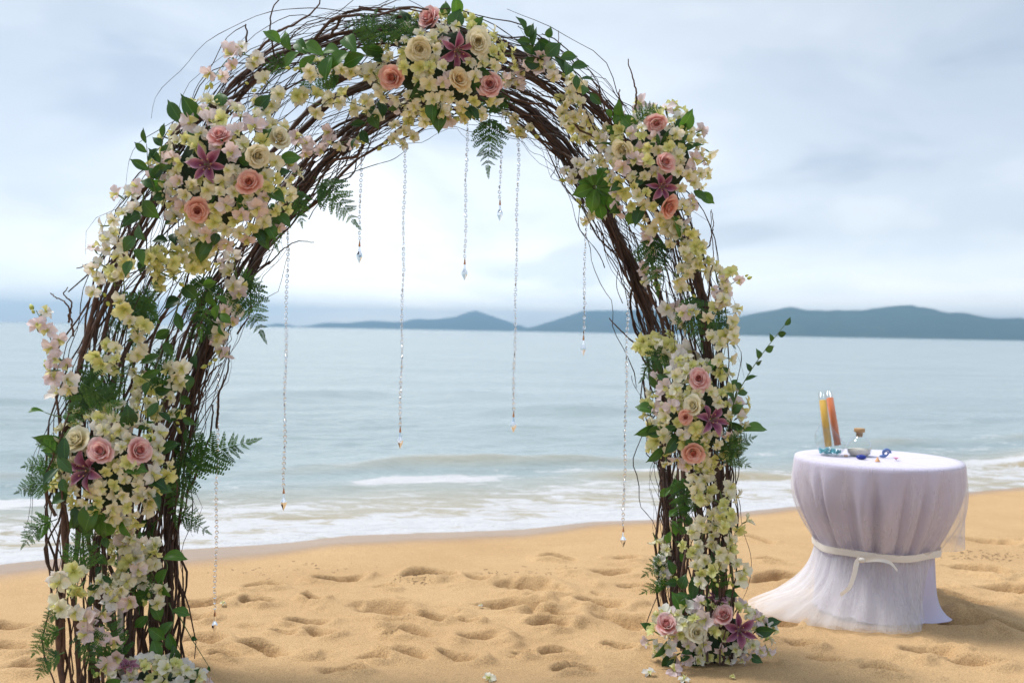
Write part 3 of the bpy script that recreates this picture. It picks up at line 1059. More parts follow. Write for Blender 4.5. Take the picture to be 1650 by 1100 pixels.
# ------------------------------------------------------------------ flower meshes
def petal_pts(L, W, nu=5, nv=6, rise=0.2, recurve=0.3, cup=0.3, pw=0.85, tip=1.0, twist=0.0, ruffle=0.0, v0=0.04, seed=0):
    """a petal running along +X from the origin, face up (+Z); returns points and uvs"""
    u = np.linspace(-1, 1, nu)[:, None]
    v = np.linspace(v0, 1, nv)[None, :]
    hw = W * np.sin(PI * np.clip(v, 0, 1) ** pw * 0.985 + 0.015) ** tip
    x = L * v * (1 - 0.10 * u * u * v)
    y = u * hw
    z = rise * L * v - recurve * L * v ** 2 + cup * (u * hw) ** 2 / W + ruffle * L * v * np.sin(u * 3.1 + seed) * np.abs(u)
    z = z + twist * u * v * W
    pts = np.stack([x + 0 * u, y + 0 * v, z + 0 * (u + v)], -1)
    uv = np.stack([(u + 1) / 2 + 0 * v, v + 0 * u], -1)
    return pts, uv


def rotz(pts, a):
    c, s = math.cos(a), math.sin(a)
    o = pts.copy()
    o[..., 0] = pts[..., 0] * c - pts[..., 1] * s
    o[..., 1] = pts[..., 0] * s + pts[..., 1] * c
    return o


def orchid_mesh(name, mat, seed, openness=1.0, scale=1.0):
    rg = random.Random(seed)
    mb = MB()
    Rr = 0.036 * scale
    ri = 0.15 + 0.75 * (1 - openness)
    for a in (90, 212, 328):
        p, uv = petal_pts(Rr * rg.uniform(0.9, 1.05), Rr * 0.29, 5, 6, ri + rg.uniform(0, 0.15), 0.28 * openness + rg.uniform(-0.1, 0.2), 0.7, 1.25, 0.62, rg.uniform(-0.4, 0.4))
        mb.grid(rotz(p, R(a + rg.uniform(-7, 7))), uv, 0)
    for a in (22, 158):
        p, uv = petal_pts(Rr * rg.uniform(0.95, 1.1), Rr * 0.44, 6, 6, ri + 0.1 + rg.uniform(0, 0.15), 0.22 * openness + rg.uniform(-0.1, 0.25), 0.5, 1.40, 0.52, rg.uniform(-0.3, 0.3), 0.05, seed=seed)
        p[..., 2] += 0.002
        mb.grid(rotz(p, R(a + rg.uniform(-7, 7))), uv, 0)
    # lip and column
    p, uv = petal_pts(Rr * 0.72, Rr * 0.30, 5, 5, 0.75, 0.75, 1.6, 1.1, 0.6, 0, 0.1)
    p[..., 2] += 0.004
    mb.grid(rotz(p, R(270 + rg.uniform(-8, 8))), uv, 1)
    mb.ball((0, 0.002, Rr * 0.16), (Rr * 0.10, Rr * 0.13, Rr * 0.2), 6, 5, 1)
    mb.tube([(0, 0, 0.003), (0, -0.002, -Rr * 0.35), (0.002, -0.006, -Rr * 0.8)], [Rr * 0.07, Rr * 0.10, Rr * 0.05], 5, 2)
    return mb.mesh(name, [mat, M_LIP, M_STEM])


ORCH = {}
for c, mt in M_ORCH.items():
    ORCH[c] = [orchid_mesh(c + '_blossom', mt, 11 + 7 * k, op, 1.0) for k, op in enumerate((1.0, 1.0, 0.75, 0.9, 0.35, 1.0))]


def bud_mesh():
    mb = MB()
    t = np.linspace(0, 1, 8)
    prof = np.stack([0.0075 * np.sin(PI * t ** 0.8) ** 0.8 + 0.0003, 0.026 * t], 1)
    mb.lathe(prof, 8)
    return mb.mesh('flower_bud', M_BUD)


BUD = bud_mesh()


def cup_petal(r0, r1, h0, h1, half, curl, nu=6, nv=6, flare=1.6, tipn=0.0, edge=0.8):
    """petal wrapped round the Z axis, opening upwards, rim rolled outwards"""
    u = np.linspace(-1, 1, nu)[:, None]
    v = np.linspace(0.0, 1, nv)[None, :]
    wid = np.clip(1 - (2 * np.clip(v, 0, 1) - 1.0) ** 2 * 0.55, 0.2, 1) * (0.45 + 0.55 * v ** 0.5)
    th = u * half * wid
    topedge = 1 - 0.16 * np.abs(u) ** 2.2 + tipn * (1 - np.abs(u)) ** 2
    vv = v * topedge
    rr = r0 + (r1 - r0) * vv ** flare + curl * np.clip(vv - 0.62, 0, 1) ** 2 * 3.0 + curl * edge * np.abs(u) ** 3 * vv
    z = h0 + (h1 - h0) * vv - curl * np.clip(vv - 0.74, 0, 1) ** 2 * 4.0
    pts = np.stack([rr * np.cos(th), rr * np.sin(th), z + 0 * u], -1)
    uv = np.stack([(u + 1) / 2 + 0 * v, vv + 0 * u], -1)
    return pts, uv


def rose_meshes(col):
    m = M_ROSE[col]
    inner = MB()
    ga = 2.39996
    # tight spiral heart
    t = np.linspace(0, 1, 40)
    th = t * 2 * PI * 2.6
    rr = 0.0022 + 0.0075 * t
    base = np.stack([rr * 0.6 * np.cos(th), rr * 0.6 * np.sin(th), np.full(40, 0.004)], -1)
    mid = np.stack([rr * 1.15 * np.cos(th), rr * 1.15 * np.sin(th), np.full(40, 0.020)], -1)
    top = np.stack([rr * 1.0 * np.cos(th), rr * 1.0 * np.sin(th), 0.031 - 0.004 * t + 0.0012 * np.sin(th * 1.5)], -1)
    g = np.stack([base, mid, top], 1)
    uu, vv = np.meshgrid(t, np.array([0.0, 0.25, 0.5]), indexing='ij')
    inner.grid(g, np.stack([uu, vv], -1))
    k = 0
    for ring, (n, r1, h1, half, curl) in enumerate([(4, 0.0125, 0.0325, 1.25, 0.002), (5, 0.0175, 0.0320, 1.15, 0.0045), (5, 0.0230, 0.0300, 1.05, 0.0075)]):
        for i in range(n):
            p, uv = cup_petal(0.004 + 0.002 * ring, r1 * random.uniform(0.94, 1.06), 0.0, h1 * random.uniform(0.95, 1.05), half, curl * random.uniform(0.8, 1.3), 7, 7, 0.75, 0.03)
            inner.grid(rotz(p, ga * k + random.uniform(-0.2, 0.2)), uv)
            k += 1
    # sepals and hip below
    inner.lathe([(0.001, -0.016), (0.006, -0.012), (0.008, -0.004), (0.006, 0.002)], 8, 1)
    outer = []
    for j in range(3):
        mb = MB()
        p, uv = cup_petal(0.009, 0.031 + 0.004 * j, -0.002, 0.026 - 0.004 * j, 0.95, 0.010 + 0.002 * j, 8, 8, 0.72, 0.05)
        mb.grid(p, uv)
        outer.append(mb.mesh(col + '_rose_petal', m))
    return inner.mesh(col + '_rose', [m, M_STEM]), outer


ROSE = {c: rose_meshes(c) for c in M_ROSE}


def lily_meshes():
    core = MB()
    for i in range(6):
        a = i * PI / 3 + 0.3
        c, s = math.cos(a), math.sin(a)
        core.tube([(0.002 * c, 0.002 * s, 0.0), (0.008 * c, 0.008 * s, 0.022), (0.020 * c, 0.020 * s, 0.046)], [0.0011, 0.0009, 0.0007], 4, 1)
        core.ball((0.021 * c, 0.021 * s, 0.047), (0.0035, 0.0035, 0.0018), 6, 4, 2)
    core.tube([(0, 0, 0), (0.002, 0, 0.03), (0.001, 0, 0.056)], [0.0016, 0.0012, 0.0014], 5, 1)
    core.ball((0.001, 0, 0.057), 0.003, 6, 4, 1)
    core.lathe([(0.003, -0.030), (0.006, -0.018), (0.010, -0.004), (0.012, 0.004), (0.008, 0.010), (0.0, 0.006)], 8, 0)
    me = core.mesh('purple_lily', [M_LILY, M_STEM, M_STAMEN])
    pet = []
    for j, (W, rise) in enumerate(((0.0145, 0.98), (0.0200, 0.86), (0.019, 0.95))):
        mb = MB()
        p, uv = petal_pts(0.088, W, 7, 9, rise, rise * 0.80, 0.9, 1.0, 0.9, 0.2, 0.05, 0.05, seed=j)
        mb.grid(p, uv)
        pet.append(mb.mesh('lily_petal', M_LILY))
    return me, pet


LILY = lily_meshes()


def leaf_mesh(name, mat, L=0.075, W=0.021, pw=0.85, fold=0.5, droop=0.35, ptip=0.9):
    mb = MB()
    p, uv = petal_pts(L, W, 5, 8, 0.25, droop, 0.0, pw, ptip)
    p[..., 2] += fold * np.abs(p[..., 1])
    mb.grid(p, uv)
    return mb.mesh(name, mat)


LEAF = [leaf_mesh('leaf', M_LEAF), leaf_mesh('leaf', M_LEAF, 0.068, 0.025, 0.8, 0.3, 0.5), leaf_mesh('leaf', M_LEAF, 0.085, 0.019, 0.95, 0.4, 0.2)]
LEAFL = [leaf_mesh('leaf', M_LEAFL, 0.095, 0.027, 1.45, 0.5, 0.35, 0.52), leaf_mesh('leaf', M_LEAFL, 0.085, 0.026, 1.30, 0.5, 0.55, 0.55)]


# ------------------------------------------------------------------ placing flowers
def rel(root, world):
    return Matrix.Translation(-Vector(root.location)) @ world


def add_rose(root, pos, facing, col, s=1.0):
    inner, outer = ROSE[col]
    sp = random.uniform(0, 6.28)
    sq = random.uniform(0.90, 1.10)
    o = link('rose', inner, root, rel(root, trs(pos, frame_z(facing, sp), (s * sq, s / sq, s * random.uniform(0.85, 1.2)))))
    n0 = random.randrange(3)
    for k in range(8):
        j = 0 if k < 4 else (1 if k < 7 else 2)
        m = Matrix.Rotation(k * 2.39996 + random.uniform(-0.15, 0.15), 4, 'Z') @ Matrix.Rotation(random.uniform(-0.10, 0.26), 4, 'Y') @ Matrix.Diagonal((1, 1, random.uniform(0.92, 1.06), 1))
        link('petal', outer[j], o, m)
    return o


def add_lily(root, pos, facing, s=1.0, close=1.0):
    o = link('lily', LILY[0], root, rel(root, trs(pos, frame_z(facing, random.uniform(0, 6.28)), s)))
    for k in range(6):
        tilt = -0.10 * (k % 2) + random.uniform(-0.08, 0.08) - (1 - close) * 0.75
        m = Matrix.Rotation(k * PI / 3 + random.uniform(-0.06, 0.06), 4, 'Z') @ Matrix.Rotation(tilt, 4, 'Y') @ Matrix.Translation((0.004, 0, 0.0015 * (k % 2)))
        link('petal', LILY[1][k % 2 if close > 0.6 else 2], o, m)
    return o


def add_orchid(root, pos, facing, col, s=1.0):
    me = random.choice(ORCH[col])
    return link('blossom', me, root, rel(root, trs(pos, frame_z(facing, random.gauss(0, 1.1)), s * random.uniform(0.80, 1.16))))


def add_leaf(root, pos, along, up, s=1.0, kind=LEAF):
    x = Vector(along).normalized()
    z = Vector(up) - x * Vector(up).dot(x)
    if z.length < 1e-3:
        z = x.orthogonal()
    z.normalize()
    y = z.cross(x)
    m3 = Matrix((x, y, z)).transposed() @ Matrix.Rotation(random.uniform(-0.5, 0.5), 3, 'X')
    return link('leaf', random.choice(kind), root, rel(root, trs(pos, m3, s * random.uniform(0.95, 1.3))))


def cluster(label, cx, cy, rx, ry, bulge, roses, lilies, palette, n_fill, depth=None, group='flower arrangements tied on the arch', tilt=(0, 0), leaf_n=34, back=0.02, name='flower_arrangement'):
    d0 = (near_band(cx, cy) if depth is None else depth) - back
    C = P(cx, cy, d0)
    A, B = rx / FPX * d0, ry / FPX * d0
    root = thing(name, label, 'flower arrangement', tuple(C), group)
    fwd = (CAMP - C).normalized()
    fwd = (fwd + RIGHT * tilt[0] + Vector((0, 0, 1)) * tilt[1]).normalized()
    rt = Vector((0, 0, 1)).cross(fwd).normalized()
    up = fwd.cross(rt)
    placed = []

    def surf(a, b, k=1.0):
        rho = min(math.hypot(a, b), 1.0)
        zz = math.sqrt(max(0.0, 1 - rho * rho))
        p = C + RIGHT * (A * a) + UP * (B * b) + fwd * (bulge * zz * k)
        nrm = (RIGHT * (a / A) + UP * (b / B) + fwd * (zz / bulge))
        nrm.normalize()
        face = (nrm * 0.85 + fwd * 0.5 + rv(0.62)).normalized()
        return p, face

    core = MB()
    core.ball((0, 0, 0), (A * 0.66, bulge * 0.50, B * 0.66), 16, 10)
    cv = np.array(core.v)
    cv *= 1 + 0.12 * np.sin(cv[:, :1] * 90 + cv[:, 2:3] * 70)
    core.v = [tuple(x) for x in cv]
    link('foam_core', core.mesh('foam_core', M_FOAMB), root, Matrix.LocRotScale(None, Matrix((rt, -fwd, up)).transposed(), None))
    for x, y, c, s in roses:
        p, f = surf((x - cx) / rx, -(y - cy) / ry, 1.05)
        f = (f + fwd * 0.25).normalized()
        p = p + f * 0.012
        f = (f + rv(0.30)).normalized()
        add_rose(root, p - f * 0.012 * s, f, c, s * 1.12)
        placed.append((p, 0.050 * s))
    for x, y, s, tl in lilies:
        p, f = surf((x - cx) / rx, -(y - cy) / ry, 1.0)
        if tl == 'up':
            f = (Vector((0.05, 0, 1)) + fwd * 0.35).normalized()
            add_lily(root, p - f * 0.03, f, s, 0.3)
            placed.append((p + f * 0.02, 0.032 * s))
        else:
            f = (fwd + RIGHT * tl[0] + UP * tl[1]).normalized()
            f = (f + rv(0.22)).normalized()
            add_lily(root, p - f * 0.02, f, s * 0.9, random.uniform(0.80, 1.0))
            placed.append((p, 0.072 * s))
    keys = [q for q, _ in placed]
    n, tries = 0, 0
    while n < n_fill and tries < 4000:
        tries += 1
        an, rr = random.uniform(0, 2 * PI), math.sqrt(random.random()) * random.choice((1.0, 1.0, 1.14))
        lay = random.uniform(0.92, 1.16) if tries < 1500 else (0.82 if tries < 2600 else random.uniform(0.45, 1.08))
        p, f = surf(rr * math.cos(an), rr * math.sin(an), lay)
        c = random.choice(palette)
        big = c in ('pink', 'white')
        rad = 0.037 if big else 0.030
        rad *= random.uniform(0.85, 1.1)
        need = 0.74 if lay > 0.9 else 0.58
        if any((p - q).length < need * (rad + r2) for q, r2 in placed):
            continue
        if p.z < 0.02:
            continue
        s = rad / 0.032
        add_orchid(root, p, f, c, s)
        placed.append((p, rad))
        n += 1
    for i in range(leaf_n):
        an = random.uniform(0, 2 * PI)
        rr = random.uniform(0.25, 1.05)
        p, f = surf(rr * math.cos(an), rr * math.sin(an), random.uniform(0.55, 0.92))
        if p.z < 0.03 or any((p - k).length < 0.075 for k in keys):
            continue
        al = (RIGHT * math.cos(an) + UP * math.sin(an) + fwd * random.uniform(-0.1, 0.5) + rv(0.4))
        add_leaf(root, p, al, fwd + rv(0.6), random.uniform(0.75, 1.15), LEAF if random.random() < 0.8 else LEAFL)
    for i in range(int(n_fill * 0.14)):
        an = random.uniform(0, 2 * PI)
        p, f = surf(0.98 * math.cos(an), 0.98 * math.sin(an), random.uniform(0.6, 1.1))
        if p.z < 0.03:
            continue
        link('bud', BUD, root, rel(root, trs(p, frame_z(f + rv(0.5)), random.uniform(0.8, 1.3))))
    return root


MIX = ['cream'] * 5 + ['yellow'] * 2 + ['pink'] * 3 + ['white']
cluster('flower arrangement crowning the top of the arch, an apricot rose among its pink ones', 714, 108, 100, 84, 0.13,
        [(695, 38, 'pink', 1.05), (636, 130, 'peach', 1.1), (789, 140, 'pink', 1.1), (676, 84, 'cream', 1.1), (737, 134, 'apricot', 1.0), (768, 74, 'cream', 1.1)],
        [(736, 88, 1.0, (0.35, -0.35))], ['cream'] * 6 + ['yellow'] * 3 + ['pink'] * 2, 84, depth=3.90, back=0.0, tilt=(0, 0.1))
cluster('big pink and cream flower arrangement on the left shoulder, purple lily in its middle', 362, 282, 104, 112, 0.14,
        [(354, 223, 'pink', 0.9), (401, 294, 'peach', 0.98), (320, 336, 'peach', 0.95), (412, 252, 'cream', 0.95), (448, 226, 'cream', 0.95)],
        [(335, 266, 1.0, (-0.1, 0.2))], ['cream'] * 4 + ['yellow'] * 2 + ['pink'] * 5 + ['white'], 112, depth=3.63, back=0.0)
cluster('flower arrangement on the left leg with two pink roses side by side', 176, 752, 84, 92, 0.12,
        [(164, 729, 'pink', 1.02), (221, 727, 'pink', 1.02), (128, 712, 'cream', 1.1)], [(140, 757, 1.05, (-0.8, 0.1))], ['cream'] * 7 + ['yellow'] * 3 + ['white'], 84, depth=3.58, back=0.0)
cluster('flower arrangement on the right shoulder beside the rosette of broad green leaves', 1058, 266, 76, 92, 0.13,
        [(1058, 200, 'pink', 0.9), (1070, 262, 'pink', 0.9), (1075, 331, 'peach', 1.0), (1006, 240, 'cream', 1.0)], [(1067, 300, 0.85, (0.1, 0.1))], ['cream'] * 4 + ['yellow'] * 3 + ['pink'] * 4 + ['white'], 84, depth=4.06, back=0.0)
cluster('flower arrangement halfway up the right leg, pink rose on top, peach rose below', 1122, 668, 74, 82, 0.12,
        [(1128, 614, 'pink', 1.0), (1117, 728, 'peach', 1.0), (1118, 654, 'cream', 0.95), (1104, 672, 'peach', 0.7)], [(1146, 676, 1.0, (0.5, 0.15))], ['cream'] * 5 + ['yellow'] * 3 + ['pink'] * 2 + ['white'], 84, depth=4.13, back=0.0)
cluster('low mound of flowers at the foot of the right leg, beside the tulle train', 1143, 1026, 92, 56, 0.15,
        [(1077, 1021, 'pink', 1.08), (1167, 1011, 'pink', 0.98), (1122, 1036, 'cream', 1.0)], [(1155, 978, 0.85, 'up'), (1190, 1030, 1.05, (0.1, -0.5))], ['cream'] * 3 + ['yellow'] * 2 + ['pink'] * 4 + ['white'] * 2, 66,
        depth=4.26, group='flower mounds at the feet of the arch', back=0.0, tilt=(0, 0.35), name='flower_mound')
cluster('low mound of white and pink flowers at the foot of the left leg', 245, 1112, 92, 44, 0.14,
        [], [(205, 1092, 0.8, 'up')], ['cream'] * 3 + ['yellow'] * 2 + ['pink'] * 2 + ['white'] * 3, 34, depth=3.80, group='flower mounds at the feet of the arch', back=0.0, tilt=(0, 0.35), leaf_n=16, name='flower_mound')


def spray(label, pl, n, cols, off=0.07, s=1.0, loose=0.020, buds=3, group='orchid sprays draped on the arch'):
    pts = resample([on_arch(x, y, off) for x, y in pl], 24)
    root = thing('orchid_spray', label, 'orchid spray', tuple(pts[0]), group)
    st = MB()
    o = np.array(root.location)
    st.tube(pts - o, np.linspace(0.0026, 0.0012, 24), 5)
    tg = np.gradient(pts, axis=0)
    side = 1
    n = int(n * 1.35)
    done = []
    for i in range(n):
        t = min(0.97, max(0.0, (i + random.uniform(-0.5, 1.1)) / n * 0.94))
        k = int(t * 23)
        p = Vector(pts[k])
        T = Vector(tg[k]).normalized()
        sd = T.cross(TOCAM).normalized()
        side = random.choice((-1, 1))
        off3 = sd * side * random.uniform(0.0, 1.25) * loose * 1.3 + TOCAM * random.uniform(0.2, 1.2) * loose + rv(loose * 0.35)
        q = p + off3
        for _ in range(6):
            if all((q - z).length > 0.036 * s for z in done):
                break
            q = p + off3 + rv(loose * 1.4)
        done.append(q)
        face = (TOCAM * 0.9 + sd * side * random.uniform(0, 0.6) + Vector((0, 0, random.uniform(-0.45, 0.35))) + rv(0.65)).normalized()
        add_orchid(root, q, face, random.choice(cols), s * 1.08)
        back = q - face * 0.02
        st.tube(np.array([p, (p + back) / 2 + T * 0.006, back]) - o, 0.0011, 4)
    for i in range(buds):
        t = 0.92 + 0.08 * (i + 1) / max(buds, 1)
        p = Vector(pts[min(23, int(t * 23))])
        dr = (Vector(tg[-1]).normalized() + rv(0.7)).normalized()
        link('bud', BUD, root, rel(root, trs(p + dr * 0.004 * i + rv(0.008), frame_z(dr), random.uniform(0.6, 1.1))))
    link('stem', st.mesh('stem', M_STEM), root)
    return root


CR_, YE, PK, WH = ['cream'] * 4 + ['yellow'], ['yellow'] * 3 + ['cream'], ['pink'] * 4 + ['white'], ['white'] * 2 + ['pink'] + ['cream']
SPR = [
    ('cream orchid spray across the dark branches left of the top roses', [(620, 140), (570, 118), (520, 108), (470, 112)], 10, CR_, 0.16, 0.9),
    ('long pale yellow orchid spray sweeping down from the top roses towards the left shoulder', [(610, 180), (560, 165), (510, 168), (450, 150), (405, 140)], 12, CR_, 0.14, 0.9),
    ('yellow cream orchid spray drooping under the peach rose of the top arrangement', [(690, 165), (665, 190), (640, 215), (620, 232)], 10, CR_, 0.10, 0.85),
    ('thin spray of small yellow blossoms dangling under the middle of the arch top', [(760, 170), (735, 190), (700, 200)], 5, YE, 0.10, 0.75),
    ('pale pink orchid spray on the inner left branches beside a hanging strand', [(470, 228), (500, 248), (535, 232), (580, 226)], 8, PK, 0.08, 0.95),
    ('few pale pink orchids perched on the outer edge of the left top branches', [(420, 95), (380, 88), (355, 110), (338, 136)], 6, PK, 0.05, 0.85),
    ('cream orchid spray running down the outer edge below the left shoulder flowers', [(224, 300), (205, 350), (178, 392), (155, 440), (168, 480)], 12, WH, 0.05, 0.85),
    ('pale pink orchid twig reaching out to the left over the sea horizon', [(108, 600), (88, 560), (70, 522), (58, 500)], 6, PK, 0.05, 0.95),
    ('two pink orchids low on the outer twig above the dark ferns', [(110, 640), (95, 620), (76, 592)], 3, PK, 0.06, 1.0),
    ('bushy yellow cream orchid bunch just below the left shoulder arrangement', [(325, 400), (295, 405), (268, 425), (285, 455)], 17, YE, 0.12, 0.95, 0.030),
    ('short cream blossom bunch tucked under the peach rose of the left shoulder', [(345, 375), (325, 392), (340, 400)], 7, CR_, 0.12, 0.9),
    ('cream orchid spray hanging straight down the middle of the left leg above its ferns', [(196, 400), (200, 460), (206, 510), (225, 560), (232, 620), (236, 690)], 17, CR_, 0.08, 0.9),
    ('cream orchid spray on the inner side of the left leg between two bare boughs', [(285, 590), (280, 630), (262, 650), (285, 690)], 11, CR_, 0.08, 0.95),
    ('white and pink orchid spray trailing along the inner edge of the left leg', [(376, 410), (382, 460), (372, 520), (352, 575), (338, 590)], 13, WH, 0.10, 0.95),
    ('small yellow blossoms beside the fern mass on the left leg', [(180, 555), (165, 580), (190, 600)], 6, YE, 0.08, 0.85),
    ('cream orchid spray below the two pink roses on the left leg', [(195, 845), (205, 890), (200, 930), (180, 960)], 12, CR_, 0.08, 1.0),
    ('pale pink orchids hanging beside the cream spray under the left roses', [(222, 860), (218, 900), (212, 940), (200, 975)], 6, PK, 0.11, 1.15),
    ('cream and green orchid spray low on the outer side of the left leg', [(92, 920), (120, 930), (105, 975), (125, 990)], 8, ['cream', 'yellow', 'white'], 0.07, 1.0),
    ('lowest pale pink orchid spray across the front of the left leg', [(160, 940), (175, 970), (150, 1012), (190, 1040), (165, 1080)], 9, PK, 0.09, 1.2),
    ('cream orchid spray on the inner side of the left leg above the broad green leaves', [(255, 880), (235, 905), (250, 935), (232, 965)], 9, CR_, 0.09, 1.0),
    ('pale pink orchid spray lying on the branches right of the top arrangement', [(815, 130), (850, 112), (880, 108), (912, 124)], 10, PK, 0.06, 0.85),
    ('cream orchid spray spread over the vault between the top and the right shoulder', [(930, 142), (905, 170), (940, 190), (930, 215), (965, 232), (975, 210)], 18, CR_, 0.06, 0.9, 0.028),
    ('yellow cream blossoms at the inner edge of the arch top right of the hanging fern', [(815, 198), (840, 205), (862, 218)], 5, CR_, 0.08, 0.85),
    ('white and pink blossoms at the inner edge left of the leaf rosette', [(965, 258), (935, 272), (908, 290)], 7, WH, 0.08, 0.9),
    ('small cream spray dangling below the leaf rosette', [(965, 335), (945, 345), (935, 330)], 5, CR_, 0.08, 0.8),
    ('pale pink orchid spray on the inner side under the right shoulder arrangement', [(1035, 375), (1038, 410), (1048, 440), (1062, 460)], 7, PK, 0.08, 0.9),
    ('cream orchid spray down the middle of the right leg under the shoulder arrangement', [(1085, 350), (1085, 385), (1100, 410), (1095, 440), (1115, 470)], 15, CR_, 0.08, 0.9, 0.030),
    ('yellow blossoms on the outer edge just below the right shoulder arrangement', [(1120, 375), (1125, 400), (1140, 420)], 6, YE, 0.06, 0.8),
    ('cream orchid spray down the outer right leg in front of the far hills', [(1150, 430), (1165, 480), (1172, 530), (1165, 580), (1160, 600)], 15, CR_, 0.06, 0.85, 0.024),
    ('thin pink orchid twig pointing out to the right above the far hills', [(1150, 490), (1165, 470), (1182, 455), (1200, 448)], 5, PK, 0.05, 0.75),
    ('white and pink orchids across the middle of the right leg above the yellow bunch', [(1070, 500), (1085, 520), (1100, 505), (1115, 500)], 7, WH, 0.10, 1.05),
    ('yellow cream orchid bunch on the inner edge of the right leg', [(1042, 545), (1060, 560), (1085, 565)], 10, YE, 0.10, 0.95, 0.026),
    ('two large white orchids above the pink rose of the right leg', [(1102, 560), (1100, 585), (1095, 605)], 4, WH, 0.12, 1.3),
    ('loose cream blossoms at the inner edge of the right leg arrangement', [(1070, 660), (1052, 690), (1060, 730)], 8, CR_, 0.08, 0.95),
    ('long cream orchid spray hanging down the front of the right leg below its arrangement', [(1125, 755), (1138, 790), (1145, 830), (1130, 870), (1135, 910), (1155, 940)], 24, CR_, 0.09, 0.95, 0.030),
    ('cream orchid spray along the outer edge of the right leg near the tablecloth', [(1160, 790), (1172, 840), (1178, 890), (1180, 940)], 13, CR_, 0.07, 0.9, 0.024),
    ('short cream and pink orchid spray low on the inner edge of the right leg', [(1068, 872), (1075, 895), (1070, 920), (1085, 930)], 9, WH, 0.08, 1.0),
]
for a in SPR:
    spray(*a)


# ------------------------------------------------------------------ ferns and leafy twigs
def pinna_mesh(seed):
    mb = MB()
    rg = random.Random(seed)
    bend, roll = rg.uniform(0.05, 0.30), rg.uniform(-0.12, 0.12)
    n = 11
    for i in range(n):
        t = (i + 0.5) / n
        for sd in (-1, 1):
            L = (0.26 * (1 - t) ** 0.75 + 0.03) * rg.uniform(0.8, 1.15)
            p, uv = petal_pts(L, 0.042 * rg.uniform(0.8, 1.1), 3, 4, rg.uniform(-0.1, 0.3), rg.uniform(0.1, 0.5), 0.0, 0.8, 0.8)
            p = rotz(p, sd * rg.uniform(0.85, 1.15))
            p[..., 0] += t
            p[..., 1] += roll * t * t
            p[..., 2] += -bend * t * t
            mb.grid(p, uv)
    mb.tube([(0, 0, 0), (0.5, roll / 4, -bend / 4), (1.0, roll, -bend)], [0.010, 0.007, 0.003], 4)
    return mb.mesh('pinna', M_FERN)


PINNA = [pinna_mesh(k) for k in range(6)]


def fern(label, p0, p1, off0=0.05, off1=0.07, wid=0.42, n=11, droop=0.02, group='fern fronds tucked into the arch'):
    a, b = on_arch(p0[0], p0[1], off0), on_arch(p0[0], p0[1], off1)
    da = near_band(p0[0], p0[1])
    a = P(p0[0], p0[1], da - off0)
    b = P(p1[0], p1[1], da - off1 + random.uniform(-0.03, 0.03))
    mid = (a + b) / 2 + Vector((0, 0, droop)) + TOCAM * 0.02
    pts = resample([a, mid, b], 20)
    L = (b - a).length
    root = thing('fern_frond', label, 'fern', tuple(a), group)
    o = np.array(root.location)
    st = MB()
    st.tube(pts - o, np.linspace(0.0022, 0.0007, 20), 5)
    link('stem', st.mesh('stem', M_FERN), root)
    tg = np.gradient(pts, axis=0)
    nrm0 = (TOCAM + rv(0.35)).normalized()
    for i in range(n):
        t = 0.16 + 0.80 * i / n
        k = int(t * 19)
        p = Vector(pts[k])
        T = Vector(tg[k]).normalized()
        nz = (nrm0 - T * nrm0.dot(T)).normalized()
        sd = nz.cross(T)
        pl = L * wid * (1 - t) ** 0.8 * (0.75 + 0.25 * min(1, t * 5)) + 0.012
        for sg in (-1, 1):
            x = (T * 0.62 + sd * sg * 0.9 + rv(0.08)).normalized()
            z = (nz - x * nz.dot(x)).normalized()
            y = z.cross(x)
            m3 = Matrix((x, y, z)).transposed() @ Matrix.Rotation(random.uniform(-0.35, 0.35), 3, 'X')
            link('pinna', random.choice(PINNA), root, rel(root, trs(p, m3, (pl, pl, pl))))
    # tip
    T = Vector(tg[-1]).normalized()
    nz = (nrm0 - T * nrm0.dot(T)).normalized()
    m3 = Matrix((T, nz.cross(T), nz)).transposed()
    link('pinna', random.choice(PINNA), root, rel(root, trs(Vector(pts[17]), m3, (L * 0.22,) * 3)))
    return root


